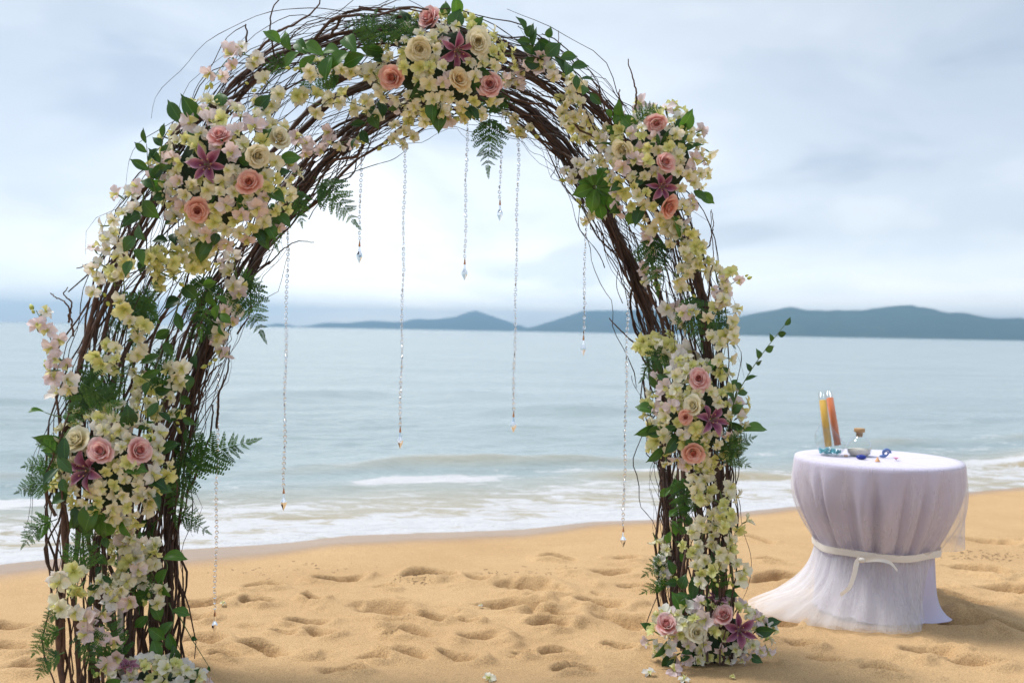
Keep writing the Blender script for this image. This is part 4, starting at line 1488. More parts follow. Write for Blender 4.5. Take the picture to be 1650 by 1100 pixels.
FERNS = [
    ('fern frond standing up behind the top branches, nearest to the top roses', (640, 80), (682, 28), 0.17, 0.16),
    ('fern frond pointing straight up over the arch top left of the roses', (625, 80), (634, 14), 0.17, 0.16),
    ('fern frond with its tip up between the curly twigs of the arch top', (590, 85), (606, 18), 0.17, 0.16),
    ('fern frond lying left along the top twigs above the broad leaves', (610, 60), (556, 42), 0.17, 0.16),
    ('large fern frond hanging tip down from the middle of the arch', (790, 178), (786, 276)),
    ('fern leaves spread under the pink rose at the right of the top arrangement', (830, 168), (760, 178)),
    ('fern frond drooping right from the inner left branches beside a short strand', (505, 285), (574, 362)),
    ('smaller fern frond hanging from the inner left branches towards the sea', (480, 300), (486, 362)),
    ('fern frond pointing down right at the inner edge of the left leg over the horizon', (378, 440), (424, 542)),
    ('fern frond pointing right at the inner edge of the left leg above the hills', (380, 450), (426, 470)),
    ('dark fern frond in the fern mass pointing up right on the left leg', (160, 670), (205, 590)),
    ('dark fern frond in the fern mass pointing up on the left leg', (155, 672), (140, 575)),
    ('dark fern frond in the fern mass pointing left on the left leg', (165, 665), (92, 628)),
    ('dark fern frond in the fern mass pointing down right on the left leg', (120, 610), (200, 672)),
    ('dark fern frond hanging over the cream rose on the left leg', (150, 620), (118, 690)),
    ('dark fern frond hidden among the bare boughs on the upper left leg', (330, 430), (322, 540)),
    ('dark fern frond beside the broad leaves on the inner upper left leg', (365, 500), (300, 560)),
    ('dark fern frond in shadow across the middle of the left leg', (250, 470), (215, 560)),
    ('long fern frond reaching right from the left leg over the waves', (300, 758), (408, 710)),
    ('fern frond hanging down the inner side of the left leg beside the bare bough', (300, 720), (282, 840)),
    ('fern frond pointing down right over the surf beside the left leg', (285, 830), (336, 858)),
    ('small fern frond pointing up right on the inner edge of the left leg', (305, 760), (318, 680)),
    ('fern frond pointing left at the height of the pink roses, upper of two', (98, 760), (36, 752)),
    ('fern frond pointing left over the waves below the lily', (92, 780), (26, 794)),
    ('fern frond pointing down left over the surf beside the left leg', (92, 836), (36, 880)),
    ('small fern frond pointing up left beside the cream rose of the left leg', (90, 730), (58, 716)),
    ('small fern frond low on the outer left leg pointing up over the sand', (104, 985), (70, 1006)),
    ('small fern frond low on the outer left leg second from the bottom', (104, 1010), (52, 1056)),
    ('lowest small fern frond on the outer left leg', (104, 1050), (60, 1092)),
    ('dark fern frond across the lower left leg behind the pale orchids', (230, 840), (170, 930)),
    ('dark fern frond hanging low in the left leg', (140, 1000), (150, 1085)),
    ('fern frond pointing right from the right leg arrangement over the sea', (1165, 740), (1216, 704)),
    ('fern frond pointing up right beside the right leg arrangement', (1168, 735), (1196, 690)),
    ('fern frond pointing right just below the right leg arrangement', (1165, 745), (1208, 752)),
    ('upper of two small fern fronds pointing left low on the right leg', (1082, 902), (1036, 928)),
    ('lower of two small fern fronds pointing left low on the right leg', (1084, 938), (1034, 956)),
    ('fern frond pointing down left on the right leg by the yellow bunch', (1080, 560), (1034, 612)),
    ('fern frond hanging beside the bare bough in the upper right leg', (1045, 370), (1060, 470)),
    ('fern frond at the outer edge of the right leg in front of the hills', (1135, 500), (1182, 556)),
    ('fern tips rising over the right shoulder arrangement', (1025, 200), (1064, 174)),
    ('dark fern frond behind the cream spray on the lower right leg', (1110, 760), (1095, 850)),
    ('dark fern frond filling the gap between boughs halfway up the left leg', (262, 640), (270, 545)),
    ('dark fern frond behind the middle blossom column of the left leg', (215, 540), (255, 450)),
    ('dark fern frond low between the boughs of the left leg, left of the broad leaves', (225, 990), (215, 890)),
    ('dark fern frond standing low behind the lowest pale orchids', (185, 1080), (180, 980)),
    ('dark fern frond between the boughs under the lily of the left leg', (130, 930), (140, 840)),
    ('dark fern frond hanging above the left leg ferns beside the yellow blossoms', (240, 470), (170, 545)),
    ('fern frond over the boughs of the right leg above its arrangement', (1100, 470), (1130, 560)),
    ('dark fern frond behind the right leg blossoms near the foot', (1140, 960), (1160, 880)),
    ('feathery fern frond over the cream blossoms left of the top arrangement', (560, 100), (480, 160)),
    ('dark fern frond among the branches of the left top', (470, 110), (420, 120)),
    ('fern frond hanging over the branches right of the left shoulder flowers', (430, 320), (445, 400)),
]
for a in FERNS:
    fern(*a, n=9 if math.hypot(a[1][0] - a[2][0], a[1][1] - a[2][1]) > 60 else 7)


def leafy(label, pl, leaves, kind=LEAF, s=1.0, off=0.06, both=True, tip_off=0.06, group='leafy twigs tied into the arch'):
    n = len(pl)
    d = [near_band(*pl[0]) - off] * n
    pts = resample([P(x, y, d[0] - 0.02 * i) for i, (x, y) in enumerate(pl)], 24)
    root = thing('leafy_twig', label, 'leafy twig', tuple(pts[0]), group)
    o = np.array(root.location)
    st = MB()
    st.tube(pts - o, np.linspace(0.0026, 0.0012, 24), 5)
    link('stem', st.mesh('stem', M_STEM), root)
    tg = np.gradient(pts, axis=0)
    sg = 1
    for i in range(leaves):
        t = (i + 1) / leaves
        k = min(23, int(t * 23))
        T = Vector(tg[k]).normalized()
        nz = (TOCAM + Vector((0, 0, 0.35)) + rv(0.5)).normalized()
        sd = nz.cross(T).normalized()
        al = T * (0.75 if i < leaves - 1 else 1.5) + sd * sg * (0.8 if i < leaves - 1 else 0.1) + rv(0.25)
        add_leaf(root, Vector(pts[k]), al, nz, s * (1.0 - 0.25 * t), kind)
        sg = -sg
    return root


LEAFY = [
    ('broad glossy leaves in a row along the upper left of the arch, biggest leaves there', [(600, 92), (560, 84), (520, 90), (470, 82), (452, 70)], 11, LEAFL, 1.0, 0.22),
    ('upright leafy twig with oval leaves sticking up right of the top roses', [(875, 112), (862, 85), (846, 50)], 7, LEAF, 0.95),
    ('leafy twig curving down the outer edge right of the top', [(870, 90), (905, 95), (932, 125), (950, 150)], 9, LEAF, 0.95),
    ('second upright leafy twig beside the tallest one right of the top', [(885, 112), (888, 85), (885, 62)], 4, LEAF, 0.9),
    ('dark leafy twig sticking up on the outer left shoulder', [(252, 312), (240, 275), (236, 232)], 6, LEAF, 0.85),
    ('dark leafy twig leaning over the left shoulder towards the stub of a bough', [(255, 300), (258, 262), (262, 222)], 6, LEAF, 0.8),
    ('long dark leaves hanging down the outer left shoulder', [(232, 310), (226, 350), (216, 395), (212, 420)], 6, LEAF, 1.15),
    ('single broad leaf pointing left above the left leg roses', [(100, 672), (84, 668), (72, 664)], 1, LEAFL, 0.8),
    ('dark leaves beside the cream rose of the left leg', [(112, 690), (98, 715), (92, 742), (100, 770)], 5, LEAF, 1.0),
    ('fresh green leaves on the inner upper left leg above the white orchids', [(318, 455), (338, 468), (352, 490), (356, 520)], 6, LEAFL, 0.75),
    ('dark narrow leaves in the shade of the upper left leg', [(300, 440), (285, 500), (262, 560), (250, 600)], 7, LEAF, 1.0),
    ('broad green leaves hanging on the inner lower left leg', [(255, 890), (270, 915), (246, 955), (238, 1000), (246, 1030)], 8, LEAFL, 0.9),
    ('broad green leaves at the inner bottom of the left leg', [(272, 970), (280, 1000), (262, 1040), (255, 1075)], 6, LEAFL, 0.85),
    ('bare green stem with a few leaves pointing out over the sand at the left foot', [(285, 985), (310, 1030), (336, 1072)], 2, LEAF, 0.45),
    ('dark leaves below the middle of the top arrangement, left of a strand', [(618, 150), (600, 180), (585, 205), (575, 222)], 6, LEAF, 0.95),
    ('long leafy twig reaching out right from the right leg over sea and hills', [(1178, 690), (1182, 650), (1205, 605), (1232, 565), (1264, 524)], 13, LEAF, 0.62),
    ('curled leafy twig beside the right leg under the long one', [(1170, 700), (1182, 655), (1180, 620), (1172, 600)], 5, LEAF, 0.6),
    ('round green leaves on the inner side of the lower right leg', [(1092, 760), (1080, 790), (1092, 820), (1080, 850), (1096, 890)], 8, LEAFL, 0.68),
    ('dark broad leaves fanning out above the right foot flowers', [(1130, 985), (1115, 965), (1095, 945), (1085, 925)], 6, LEAF, 1.1),
    ('dark leaves pointing right above the right foot flowers', [(1125, 985), (1145, 965), (1165, 955), (1182, 948)], 5, LEAF, 1.0),
    ('dark green leaves on the inner right leg below the yellow bunch', [(1075, 570), (1088, 600), (1078, 630), (1090, 655)], 7, LEAF, 0.95),
    ('bright leaves pointing up left of the right shoulder arrangement', [(1000, 225), (992, 205), (985, 190)], 3, LEAFL, 0.6),
    ('dark leaves under the left shoulder arrangement', [(290, 365), (275, 385), (255, 395), (235, 420)], 5, LEAF, 0.95),
    ('dark leaves on the inner left leg below the trailing white orchids', [(320, 560), (300, 600), (290, 650), (300, 690)], 8, LEAF, 0.9),
    ('dark leaves between the boughs above the left leg roses', [(215, 600), (245, 620), (255, 660), (240, 700)], 7, LEAF, 0.9),
    ('dark leaves under the left leg arrangement on its inner side', [(262, 830), (240, 850), (222, 880)], 6, LEAF, 0.9),
    ('dark leaves among the boughs of the right leg below its arrangement', [(1110, 760), (1120, 800), (1105, 840), (1115, 880)], 8, LEAF, 0.8),
    ('small dark leaves low in the middle of the left leg', [(170, 850), (160, 890), (165, 930), (150, 960)], 7, LEAF, 0.7),
]
for a in LEAFY:
    leafy(*a)


def rosette():
    C = on_arch(958, 302, 0.12)
    root = thing('leaf_rosette', 'rosette of broad bright green leaves on the inner right shoulder of the arch', 'leaf rosette', tuple(C))
    st = MB()
    st.tube([(0, 0, 0), (0.01, 0.06, 0.01), (0.03, 0.12, -0.01)], [0.006, 0.005, 0.004], 6)
    link('stem', st.mesh('stem', M_STEM), root)
    for k, (an, s, lift) in enumerate([(200, 1.0, 0.25), (112, 0.95, 0.2), (62, 0.95, 0.25), (262, 1.0, 0.25), (335, 0.85, 0.3), (20, 0.9, 0.1), (300, 0.8, 0.05), (160, 0.7, 0.0), (318, 1.5, -0.1), (285, 1.6, -0.2), (340, 1.7, -0.25)]):
        a = R(an)
        al = RIGHT * math.cos(a) + UP * math.sin(a) + TOCAM * lift
        base = C + (RIGHT * math.cos(a) + UP * math.sin(a)) * (0.006 if s < 1.3 else 0.06) + TOCAM * (0.01 * (lift))
        add_leaf(root, base, al, TOCAM + rv(0.25), (s if s < 1.3 else 0.8) * 1.05, LEAFL)


rosette()


# ------------------------------------------------------------------ crystal strands
def bead_mesh():
    mb = MB()
    n = 8
    a = np.arange(n) * 2 * PI / n + PI / 8
    r, rt, th = 0.0082, 0.0045, 0.0036
    v = [(r * math.cos(t), 0, r * math.sin(t)) for t in a] + [(rt * math.cos(t), -th, rt * math.sin(t)) for t in a] + [(rt * math.cos(t), th, rt * math.sin(t)) for t in a]
    f = [tuple(range(8, 16)), tuple(reversed(range(16, 24)))]
    for i in range(n):
        j = (i + 1) % n
        f.append((i, j, 8 + j, 8 + i))
        f.append((j, i, 16 + i, 16 + j))
    me = bpy.data.meshes.new('bead')
    me.from_pydata(v, [], f)
    me.materials.append(M_CRYSTAL)
    return me


def drop_mesh():
    mb = MB()
    mb.lathe([(0.0015, 0.0), (0.003, -0.004), (0.0060, -0.026), (0.0135, -0.040), (0.0125, -0.050), (0.0, -0.078)], 8)
    return mb.mesh('crystal_drop', M_CRYSTAL, False)


BEAD, DROP = bead_mesh(), drop_mesh()


def strand(label, px, py, y2, off, cap=True, drop=True):
    d = near_band(px, py) + off
    a = P(px, py, d)
    L = (y2 - py) / FPX * d
    root = thing('crystal_strand', label, 'bead strand', tuple(a), 'crystal bead strands hanging from the arch')
    pitch = 0.0225
    n = int((L - (0.085 if drop else 0)) / pitch)
    wr = MB()
    sw = random.uniform(0, 6)
    for i in range(n):
        z = -0.012 - i * pitch
        x = 0.0022 * math.sin(i * 0.37 + sw) + random.uniform(-0.0012, 0.0012)
        ang = random.uniform(-0.9, 0.9) + (i % 2) * 0.6
        link('bead', BEAD, root, Matrix.Translation((x, 0, z)) @ Matrix.Rotation(ang, 4, 'Z') @ Matrix.Rotation(random.uniform(-0.15, 0.15), 4, 'Y'))
        th = np.linspace(0, 2 * PI, 9)
        ring = np.stack([x + 0.0028 * np.cos(th), 0.0 * th, z - pitch / 2 + 0.0042 * np.sin(th)], 1)
        wr.tube(ring, 0.0006, 4, cap=False)
    wr.tube([(0, 0, 0.05), (0, 0, -0.006)], 0.0006, 4)
    link('wire_links', wr.mesh('wire_links', M_WIRE), root)
    if drop:
        z = -0.012 - n * pitch
        if cap:
            cm = MB()
            cm.lathe([(0.0012, 0.012), (0.0030, 0.006), (0.0052, -0.012), (0.0040, -0.013)], 8)
            link('drop_cap', cm.mesh('drop_cap', M_COPPER), root, Matrix.Translation((0, 0, z)))
        link('crystal_drop', DROP, root, Matrix.Translation((0, 0, z - 0.008)))


for a in [
    ('short crystal strand left of the middle ending beside a fern tip', 582, 235, 420, 0.0),
    ('long crystal strand ending over the sea left of the middle', 653, 222, 720, 0.0),
    ('crystal strand of medium length hanging left of the tip-down fern', 753, 188, 454, 0.0),
    ('shortest crystal strand, hanging right of the tip-down fern', 808, 200, 353, 0.0),
    ('long crystal strand near the middle ending over the darker sea', 836, 205, 700, 0.0),
    ('crystal strand under the leaf rosette ending at the horizon', 944, 350, 571, 0.0),
    ('faint crystal strand beside the right leg ending just above the sand', 1012, 470, 882, 0.0),
    ('longest crystal strand on the left side ending over the breaking waves', 464, 362, 822, 0.0),
    ('crystal strand beside the left leg, lowest of all, ending over the sand', 352, 600, 1020, 0.0),
]:
    strand(*a)
strand('strand of crystals hanging over the front of the left shoulder flowers', 375, 268, 430, -0.20, drop=False)

# ------------------------------------------------------------------ the table
TC = G(1409, 982)
TC = Vector((TC.x, TC.y, 0))
TD = project(TC)[2]
TOPZ = CAM_H - (737 - 543.5) / FPX * TD
TR = 128.0 / FPX * TD
CZ = 0.335                                   # height of the ribbon


def build_table():
    root = thing('round_table', 'round table hidden under the lavender cloth right of the arch', 'table', tuple(TC))
    mb = MB()
    mb.lathe([(0.0, TOPZ - 0.030), (TR - 0.02, TOPZ - 0.030), (TR - 0.010, TOPZ - 0.020), (TR - 0.012, TOPZ - 0.006), (0.0, TOPZ - 0.006)], 40)
    link('tabletop', mb.mesh('tabletop', M_WOOD), root)
    for k in range(4):
        a = k * PI / 2 + 0.5
        lg = MB()
        lg.tube([(0.17 * math.cos(a), 0.17 * math.sin(a), TOPZ - 0.03), (0.19 * math.cos(a), 0.19 * math.sin(a), 0.0)], [0.018, 0.014], 10)
        link('leg', lg.mesh('leg', M_WOOD), root)


def folds(th, seed, n0=17, k=5):
    rg = np.random.default_rng(seed)
    o = np.zeros_like(th)
    for i in range(k):
        o += rg.uniform(0.5, 1.0) * np.cos((n0 + rg.integers(-7, 8)) * th + rg.uniform(0, 6.3))
    return o / k * 1.6


def ang_interp(th, tab):
    """tab: (degrees, value) round the circle"""
    a = np.array([t[0] for t in tab], float)
    v = np.array([t[1] for t in tab], float)
    a = np.concatenate([a - 360, a, a + 360])
    v = np.concatenate([v, v, v])
    return np.interp(np.degrees(th) % 360, a, v)


def build_cloth():
    nth = 288
    th = np.linspace(0, 2 * PI, nth, endpoint=False)
    f1 = folds(th, 3, 19)
    f1 = 1.0 - 2.0 * np.abs(np.sin(9.5 * th + 1.2 * folds(th, 4, 4))) ** 0.8 * -1.0 - 1.6 + 0.5 * f1
    f1 = f1 - f1.mean()
    rows, v = [], 0
    for r in (0.0, 0.25, 0.5, 0.75, 0.93):
        rows.append(np.stack([TR * r * np.cos(th), TR * r * np.sin(th), np.full(nth, TOPZ)], -1))
    rows.append(np.stack([TR * 0.985 * np.cos(th), TR * 0.985 * np.sin(th), np.full(nth, TOPZ - 0.002)], -1))
    rows.append(np.stack([TR * 1.002 * np.cos(th), TR * 1.002 * np.sin(th), np.full(nth, TOPZ - 0.010)], -1))
    for t in np.linspace(0.04, 1, 20):
        z = TOPZ - 0.010 - (TOPZ - 0.010 - CZ) * t
        base = TR * 1.004 - (TR - 0.268) * np.clip((t - 0.12) / 0.88, 0, 1) ** 1.45
        amp = 0.036 * smooth(-0.02, 0.5, t) * (1 - 0.2 * t)
        r = base + amp * f1
        rows.append(np.stack([r * np.cos(th + 0.02 * t), r * np.sin(th + 0.02 * t), np.full(nth, z)], -1))
    f2 = folds(th, 9, 9)
    flare = ang_interp(th, [(0, 0.29), (300, 0.30), (318, 0.35), (330, 0.37), (342, 0.33), (20, 0.28), (90, 0.30), (180, 0.30), (240, 0.29), (270, 0.28), (285, 0.29)])
    for t in np.linspace(0.06, 1, 14):
        z = CZ * (1 - t)
        r = 0.268 + 0.012 * math.sin(PI * min(t, 1)) + (flare - 0.268) * t ** 4.5 + 0.022 * f2 * min(1, t * 2.5) + 0.010 * f1 * (1 - t)
        zz = np.full(nth, max(z, 0.008)) + (0.012 * np.abs(f2) if t > 0.9 else 0)
        rows.append(np.stack([r * np.cos(th), r * np.sin(th), zz + 0 * th], -1))
    g = np.stack(rows, 1)
    uu, vv = np.meshgrid(th / (2 * PI), np.linspace(0, 1, g.shape[1]), indexing='ij')
    mb = MB()
    mb.grid(g, np.stack([uu, vv], -1), 0, wrap=True)
    o = link('tablecloth', mb.mesh('tablecloth', M_CLOTH), None, Matrix.Translation(TC))
    tag(o, 'opaque lavender white cloth draped to the sand over the round table', 'tablecloth')


def build_tulle():
    root = thing('tulle_overlay', 'sheer white tulle over the lavender cloth, its train trailing left on the sand', 'tulle overlay', tuple(TC))
    nth = 300
    th = np.linspace(0, 2 * PI, nth, endpoint=False)
    f1 = folds(th, 21, 24)
    f3 = folds(th, 5, 11)
    fl = ang_interp(th, [(0, 1), (15, 1), (30, 0.5), (45, 0), (180, 0), (325, 0), (340, 0.6), (350, 1)])
    rows = []
    for r in (0.0, 0.5, 0.9):
        rows.append(np.stack([TR * r * np.cos(th), TR * r * np.sin(th), np.full(nth, TOPZ + 0.003)], -1))
    rows.append(np.stack([TR * 1.004 * np.cos(th), TR * 1.004 * np.sin(th), np.full(nth, TOPZ - 0.001)], -1))
    for t in np.linspace(0.03, 1, 22):
        z = TOPZ - 0.004 - (TOPZ - 0.004 - CZ) * t
        cin = TR * 1.01 + 0.016 * math.sin(PI * min(1, t * 1.15)) - (TR - 0.292) * np.clip((t - 0.30) / 0.70, 0, 1) ** 1.9
        hang = TR * 1.015 + 0.015 * t
        r = cin * (1 - fl) + hang * fl + (0.012 * f1 + 0.006 * f3) * min(1, t * 1.5) * (1 - 0.3 * t)
        rows.append(np.stack([r * np.cos(th), r * np.sin(th), np.full(nth, z) + fl * t * 0.01 * f3], -1))
    g = np.stack(rows, 1)
    uu, vv = np.meshgrid(th / (2 * PI), np.linspace(0, 1, g.shape[1]), indexing='ij')
    mb = MB()
    mb.grid(g, np.stack([uu, vv], -1), 0, wrap=True)
    link('upper_drape', mb.mesh('upper_drape', M_TULLE), root)
    # the train below the ribbon
    for layer, (rs, seed, a0, a1) in enumerate([(1.0, 31, 128, 318), (0.86, 37, 140, 296), (0.93, 41, 150, 306)]):
        n2 = 220
        an = np.linspace(R(a0), R(a1), n2)
        ff, fg = folds(an, seed, 30), folds(an, seed + 1, 13)
        gr = ang_interp(an, [(100, 0.36), (150, 0.50), (175, 0.64), (188, 0.69), (200, 0.64), (215, 0.55), (235, 0.49), (255, 0.46), (272, 0.44), (284, 0.38), (296, 0.30), (310, 0.25), (330, 0.24)]) * rs
        ztop = ang_interp(an, [(100, 0.0), (290, 0.0), (300, 0.0), (318, 0.0)])
        hem = ang_interp(an, [(100, 0.0), (284, 0.0), (296, 0.05), (306, 0.13), (318, 0.22)])
        rows = []
        for t in np.linspace(0, 1, 24):
            p = 2.6 - 1.0 * smooth(0.5, 0.64, gr)
            conc = t ** 2.2 * 0.72 + t * 0.28
            r = 0.292 + (gr - 0.292) * conc + (0.012 * ff + 0.014 * fg) * (0.4 + 0.6 * t) * (1 if t < 0.97 else 0.7)
            z = hem + (CZ - hem) * (1 - t) ** 1.0 * (1 - 0.10 * math.sin(PI * t))
            z = z * (1 - 0.35 * smooth(0.5, 0.66, gr) * math.sin(PI * t)) + 0.010 + 0.008 * np.abs(fg) * t
            rows.append(np.stack([r * np.cos(an), r * np.sin(an), z + 0 * an], -1))
        g = np.stack(rows, 1)
        uu, vv = np.meshgrid(np.linspace(0, 0.6, n2), np.linspace(0, 1, 24), indexing='ij')
        mb = MB()
        mb.grid(g, np.stack([uu, vv], -1))
        link('train_layer', mb.mesh('train_layer', M_TRAIN), root)


def build_ribbon():
    root = thing('ribbon_sash', 'ivory satin ribbon tied round the draped table with two loose tails', 'ribbon', (TC.x, TC.y, CZ))
    nth = 96
    th = np.linspace(0, 2 * PI, nth, endpoint=False)
    rr = 0.309 + 0.004 * np.cos(9 * th)
    rows = []
    for dz, dr in ((-0.017, 0.000), (-0.006, 0.0016), (0.006, 0.0016), (0.017, 0.000)):
        rows.append(np.stack([(rr + dr) * np.cos(th), (rr + dr) * np.sin(th), np.full(nth, dz) + 0.004 * np.sin(5 * th)], -1))
    g = np.stack(rows, 1)
    uu, vv = np.meshgrid(th / 6.28, np.linspace(0, 1, 4), indexing='ij')
    mb = MB()
    mb.grid(g, np.stack([uu, vv], -1), 0, wrap=True)
    link('band', mb.mesh('band', M_RIBBON), root)
    dk = project(TC + Vector((-0.02, -0.31, CZ)))[2]
    L0 = Vector(root.location)

    def strip(pl, w0, tw):
        c = resample([P(x, y, dk - o) - L0 for x, y, o in pl], 18)
        u = np.linspace(-1, 1, 4)
        tg = np.gradient(c, axis=0)
        tg /= np.linalg.norm(tg, axis=1)[:, None]
        sd = np.cross(tg, np.array(TOCAM))
        sd /= np.linalg.norm(sd, axis=1)[:, None]
        k = np.linspace(0, 1, 18)[:, None]
        sd = sd * np.cos(tw * k) + np.array(TOCAM) * np.sin(tw * k)
        g = c[None] + u[:, None, None] * sd[None] * w0 + (0.003 * (u ** 2))[:, None, None] * np.array(TOCAM)
        uu, vv = np.meshgrid(u, np.linspace(0, 1, 18), indexing='ij')
        m = MB()
        m.grid(g, np.stack([uu, vv], -1))
        return m
    link('tail', strip([(1386, 899, 0.00), (1380, 906, 0.03), (1376, 925, 0.045), (1368, 946, 0.06), (1354, 958, 0.07)], 0.0135, 0.6).mesh('tail', M_RIBBON), root)
    link('tail', strip([(1390, 902, 0.0), (1415, 901, 0.03), (1434, 906, 0.04), (1446, 919, 0.04)], 0.010, 1.0).mesh('tail', M_RIBBON), root)
    kn = MB()
    c = P(1388, 902, dk - 0.012) - L0
    kn.ball(c, (0.020, 0.012, 0.013), 10, 7)
    link('knot', kn.mesh('knot', M_RIBBON), root)


build_table()
build_cloth()
build_tulle()
build_ribbon()
TZ = TOPZ + 0.004


def on_table(px, dy=0.0):
    d = TD + dy
    p = P(px, 735, d)
    return Vector((p.x, p.y, TZ))


def build_table_things():
    # slant-cut glass vase
    v0 = on_table(1337, 0.05)
    root = thing('glass_vase', 'clear egg shaped glass vase with slanted mouth on the table', 'vase', tuple(v0))
    n = 40
    th = np.linspace(0, 2 * PI, n, endpoint=False)
    t = np.linspace(0, 1, 18)
    outer = 0.078 * np.sin(PI * (0.16 + 0.68 * t)) ** 0.75 * np.where(t > 0.4, 1 - 0.30 * ((t - 0.4) / 0.6) ** 2, 1)
    hh = 0.150 + 0.045 * np.cos(th + 0.0) * -1          # rim higher on the left
    def shell(k, z0):
        return np.stack([np.cos(th)[:, None] * outer[None] * k, np.sin(th)[:, None] * outer[None] * k, z0 + t[None] * (hh[:, None] - z0)], -1)
    a, b = shell(1.0, 0.0), shell(0.955, 0.006)
    g = np.concatenate([np.zeros((n, 1, 3)), a, b[:, ::-1], np.tile(np.array([[[0, 0, 0.006]]]), (n, 1, 1))], 1)
    uu, vv = np.meshgrid(th / 6.28, np.linspace(0, 1, g.shape[1]), indexing='ij')
    mb = MB()
    mb.grid(g, np.stack([uu, vv], -1), 0, wrap=True)
    link('bowl', mb.mesh('bowl', M_GLASS), root)
    ch = MB()
    for i in range(70):
        an, rr = random.uniform(0, 6.28), 0.058 * math.sqrt(random.random())
        ch.ball((v0.x + rr * math.cos(an), v0.y + rr * math.sin(an), v0.z + 0.008 + random.uniform(0.004, 0.022)), (random.uniform(0.004, 0.009), random.uniform(0.004, 0.009), 0.005), 5, 4)
    o = link('glass_pebbles', ch.mesh('glass_pebbles', M_AQUA, False))
    tag(o, 'aqua glass chips on the bottom of the slanted vase', 'glass chips', kind='stuff')
    # tubes of coloured sand standing in the vase
    for lab, fill, p0, p1, lev in (('glass tube filled with yellow sand leaning in the vase', M_YELS, (1335, 720, 0.015), (1324, 632, 0.035), 0.86),
                                   ('glass tube filled with orange sand leaning in the vase', M_ORAS, (1350, 718, 0.058), (1335, 630, 0.075), 0.88)):
        a, b = P(p0[0], p0[1], TD + p0[2]), P(p1[0], p1[1], TD + p1[2])
        a.z = max(a.z, TZ + 0.030)
        ax = b - a
        L = ax.length
        root = thing('sand_tube', lab, 'sand tube', tuple(a))
        m3 = frame_z(ax)
        g = MB()
        r = 0.0200
        g.lathe([(0, 0), (r, 0), (r, L), (r - 0.0018, L), (r - 0.0018, 0.003), (0, 0.003)], 20)
        link('glass', g.mesh('glass', M_GLASS), root, m3.to_4x4())
        s = MB()
        s.lathe([(0, 0.0035), (r - 0.0022, 0.0035), (r - 0.0022, L * lev), (0, L * lev + 0.002)], 20)
        link('sand_fill', s.mesh('sand_fill', fill), root, m3.to_4x4())
    # corked bottle
    b0 = on_table(1384, 0.04)
    root = thing('corked_bottle', 'round clear glass bottle with cork stopper beside the vase', 'bottle', tuple(b0))
    g = MB()
    o_ = [(0, 0), (0.045, 0), (0.058, 0.012), (0.063, 0.040), (0.058, 0.070), (0.040, 0.092), (0.022, 0.100), (0.020, 0.118), (0.023, 0.121)]
    g.lathe(o_ + [(max(0, x - 0.0028), z + (0.003 if z < 0.02 else 0)) for x, z in reversed(o_)], 32)
    link('glass_body', g.mesh('glass_body', M_GLASS), root)
    s = MB()
    s.lathe([(0, 0.0035), (0.041, 0.0035), (0.053, 0.014), (0.058, 0.035), (0.0, 0.040)], 24)
    link('sand_fill', s.mesh('sand_fill', M_WHIS), root)
    c = MB()
    c.lathe([(0, 0.098), (0.0155, 0.098), (0.0168, 0.121), (0.0260, 0.1225), (0.0270, 0.126), (0.0270, 0.139), (0.025, 0.142), (0, 0.142)], 20)
    link('cork', c.mesh('cork', M_CORK), root)
    # cobalt stone
    m = MB()
    m.ball((0, 0, 0.011), (0.027, 0.019, 0.0125), 14, 9)
    tag(link('glass_stone', m.mesh('glass_stone', M_BLUEG), None, Matrix.Translation(on_table(1388, -0.10))), 'oval cobalt blue glass stone on the white tabletop', 'glass stone')
    # blue spiral shell
    root = thing('spiral_shell', 'blue curled shell between the orange and pink bits on the tabletop', 'shell', tuple(on_table(1428, -0.02)))
    m = MB()
    t = np.linspace(0, 1, 30)
    aa = t * 2 * PI * 1.5
    rr = 0.021 * (1 - 0.72 * t)
    m.tube(np.stack([rr * np.cos(aa), 0.006 * t, 0.024 + rr * np.sin(aa)], 1), 0.0065 * (1 - 0.6 * t), 8)
    link('whorl', m.mesh('whorl', M_BLUEB), root)
    m = MB()
    m.ball((-0.016, 0.0, 0.008), (0.02, 0.01, 0.008), 10, 6)
    link('shell_lip', m.mesh('shell_lip', M_BLUEB), root)
    # orange cone shell
    m = MB()
    t = np.linspace(0, 1, 16)
    m.lathe(np.stack([0.013 * (1 - t) * (1 + 0.10 * np.sin(t * 34)) + 0.0005, 0.024 * t], 1), 12)
    tag(link('cone_shell', m.mesh('cone_shell', M_ORANB), None, Matrix.Translation(on_table(1414, -0.18))), 'tiny orange cone shell near the front of the tabletop', 'shell')
    # small brown shell
    m = MB()
    m.lathe(np.stack([0.011 * np.sin(PI * np.linspace(0, 1, 12)) ** 0.7 + 0.0004, 0.014 * np.linspace(0, 1, 12)], 1), 12)
    tag(link('small_shell', m.mesh('small_shell', M_SHELL), None, Matrix.Translation(on_table(1363, -0.02))), 'small brown shell between vase and bottle', 'shell')
    # pink blossom
    root = thing('pink_blossom', 'little pink blossom lying on the tabletop, rightmost of the bits', 'flower', tuple(on_table(1444, -0.12)))
    pm = MB()
    p, uv = petal_pts(0.018, 0.008, 4, 5, 0.9, 0.3, 0.4, 1.0, 0.7)
    pm.grid(p, uv)
    pme = pm.mesh('petal', M_PINKB)
    for k in range(5):
        link('petal', pme, root, Matrix.Translation((0, 0, 0.003)) @ Matrix.Rotation(k * 2 * PI / 5, 4, 'Z'))
    cm = MB()
    cm.ball((0, 0, 0.006), (0.004, 0.004, 0.004), 8, 6)
    link('flower_centre', cm.mesh('flower_centre', M_LIP), root)


build_table_things()


# ------------------------------------------------------------------ bits on the sand
DEPS = None


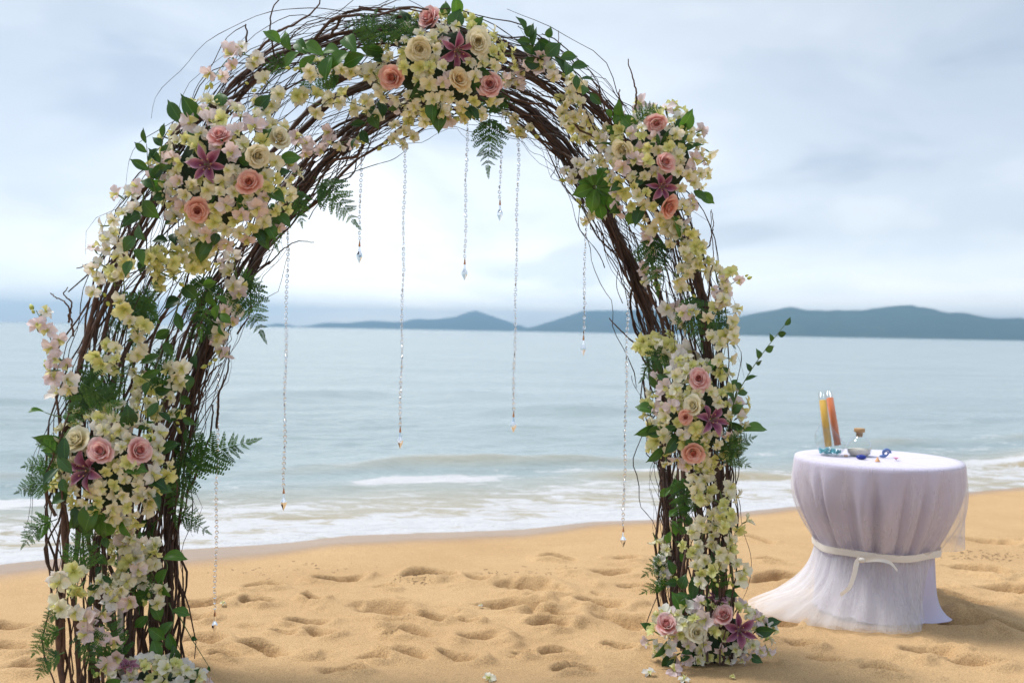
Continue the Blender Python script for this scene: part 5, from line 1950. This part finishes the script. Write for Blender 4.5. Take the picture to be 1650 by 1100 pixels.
def ground_z(x, y):
    global DEPS
    if DEPS is None:
        b = bpy.data.objects['beach']
        n = len(b.data.vertices)
        co = np.empty(n * 3, np.float32)
        b.data.vertices.foreach_get('co', co)
        DEPS = co.reshape(-1, 3)
    i = np.argmin((DEPS[:, 0] - x) ** 2 + (DEPS[:, 1] - y) ** 2)
    return float(DEPS[i, 2])


def fallen(label, px, py, col, s=1.0, tilt=0.3):
    g = G(px, py)
    z = ground_z(g.x, g.y)
    f = (Vector((0, 0, 1)) + TOCAM * tilt + rv(0.3)).normalized()
    o = link('fallen_blossom', random.choice(ORCH[col][:4]), None, trs((g.x, g.y, z + 0.012), frame_z(f, random.uniform(0, 6)), s))
    tag(o, label, 'fallen flower', 'blossoms fallen on the sand')


fallen('pale pink blossom fallen on the sand right in front of the right foot mound', 1086, 1080, 'pink', 1.15, 0.8)
fallen('white blossom fallen on the sand left of the right foot mound', 1046, 1084, 'white', 0.8)
fallen('white blossom on the sand at the lower picture edge, beside the pink fallen one', 1102, 1096, 'white', 0.8)
fallen('yellowish scrap of blossom lying alone on the sand in front of the right foot mound', 1180, 1090, 'yellow', 0.45)
fallen('cream blossom at the bottom edge of the sand midway between both legs', 788, 1097, 'cream', 0.8)
fallen('tiny cream blossom on the sand beside the lowest crystal strand', 359, 979, 'cream', 0.5)
fallen('tiny white blossom on the sand in the gap between footprints', 774, 982, 'white', 0.35)


def debris(label, px, py, wpx, n, hpx=8):
    mb = MB()
    g0 = G(px, py)
    for i in range(n):
        g = G(px + random.gauss(0, wpx / 2), py + random.gauss(0, hpx / 2))
        a = random.uniform(0, 6.28)
        L = random.uniform(0.008, 0.030)
        z = ground_z(g.x, g.y)
        d = Vector((math.cos(a), math.sin(a), 0))
        mb.tube(np.array([g - d * L / 2, g + rv(0.008), g + d * L / 2]) * np.array([1, 1, 0]) + np.array([0, 0, z + 0.003]) + RNG.normal(size=(3, 3)) * 0.002, random.uniform(0.0005, 0.0014), 4)
    o = link('seaweed_scraps', mb.mesh('seaweed_scraps', M_WEED))
    tag(o, label, 'seaweed', kind='stuff')


debris('dry dark seaweed scraps on the sand between the two legs', 672, 934, 40, 60, 7)
debris('thin line of dry seaweed scraps on the sand right of the table', 1590, 893, 90, 90, 9)
debris('scattered dark specks of seaweed on the smooth sand near the surf', 470, 915, 150, 26, 22)
debris('few dark twig scraps on the sand left of the right leg', 850, 922, 90, 30, 8)
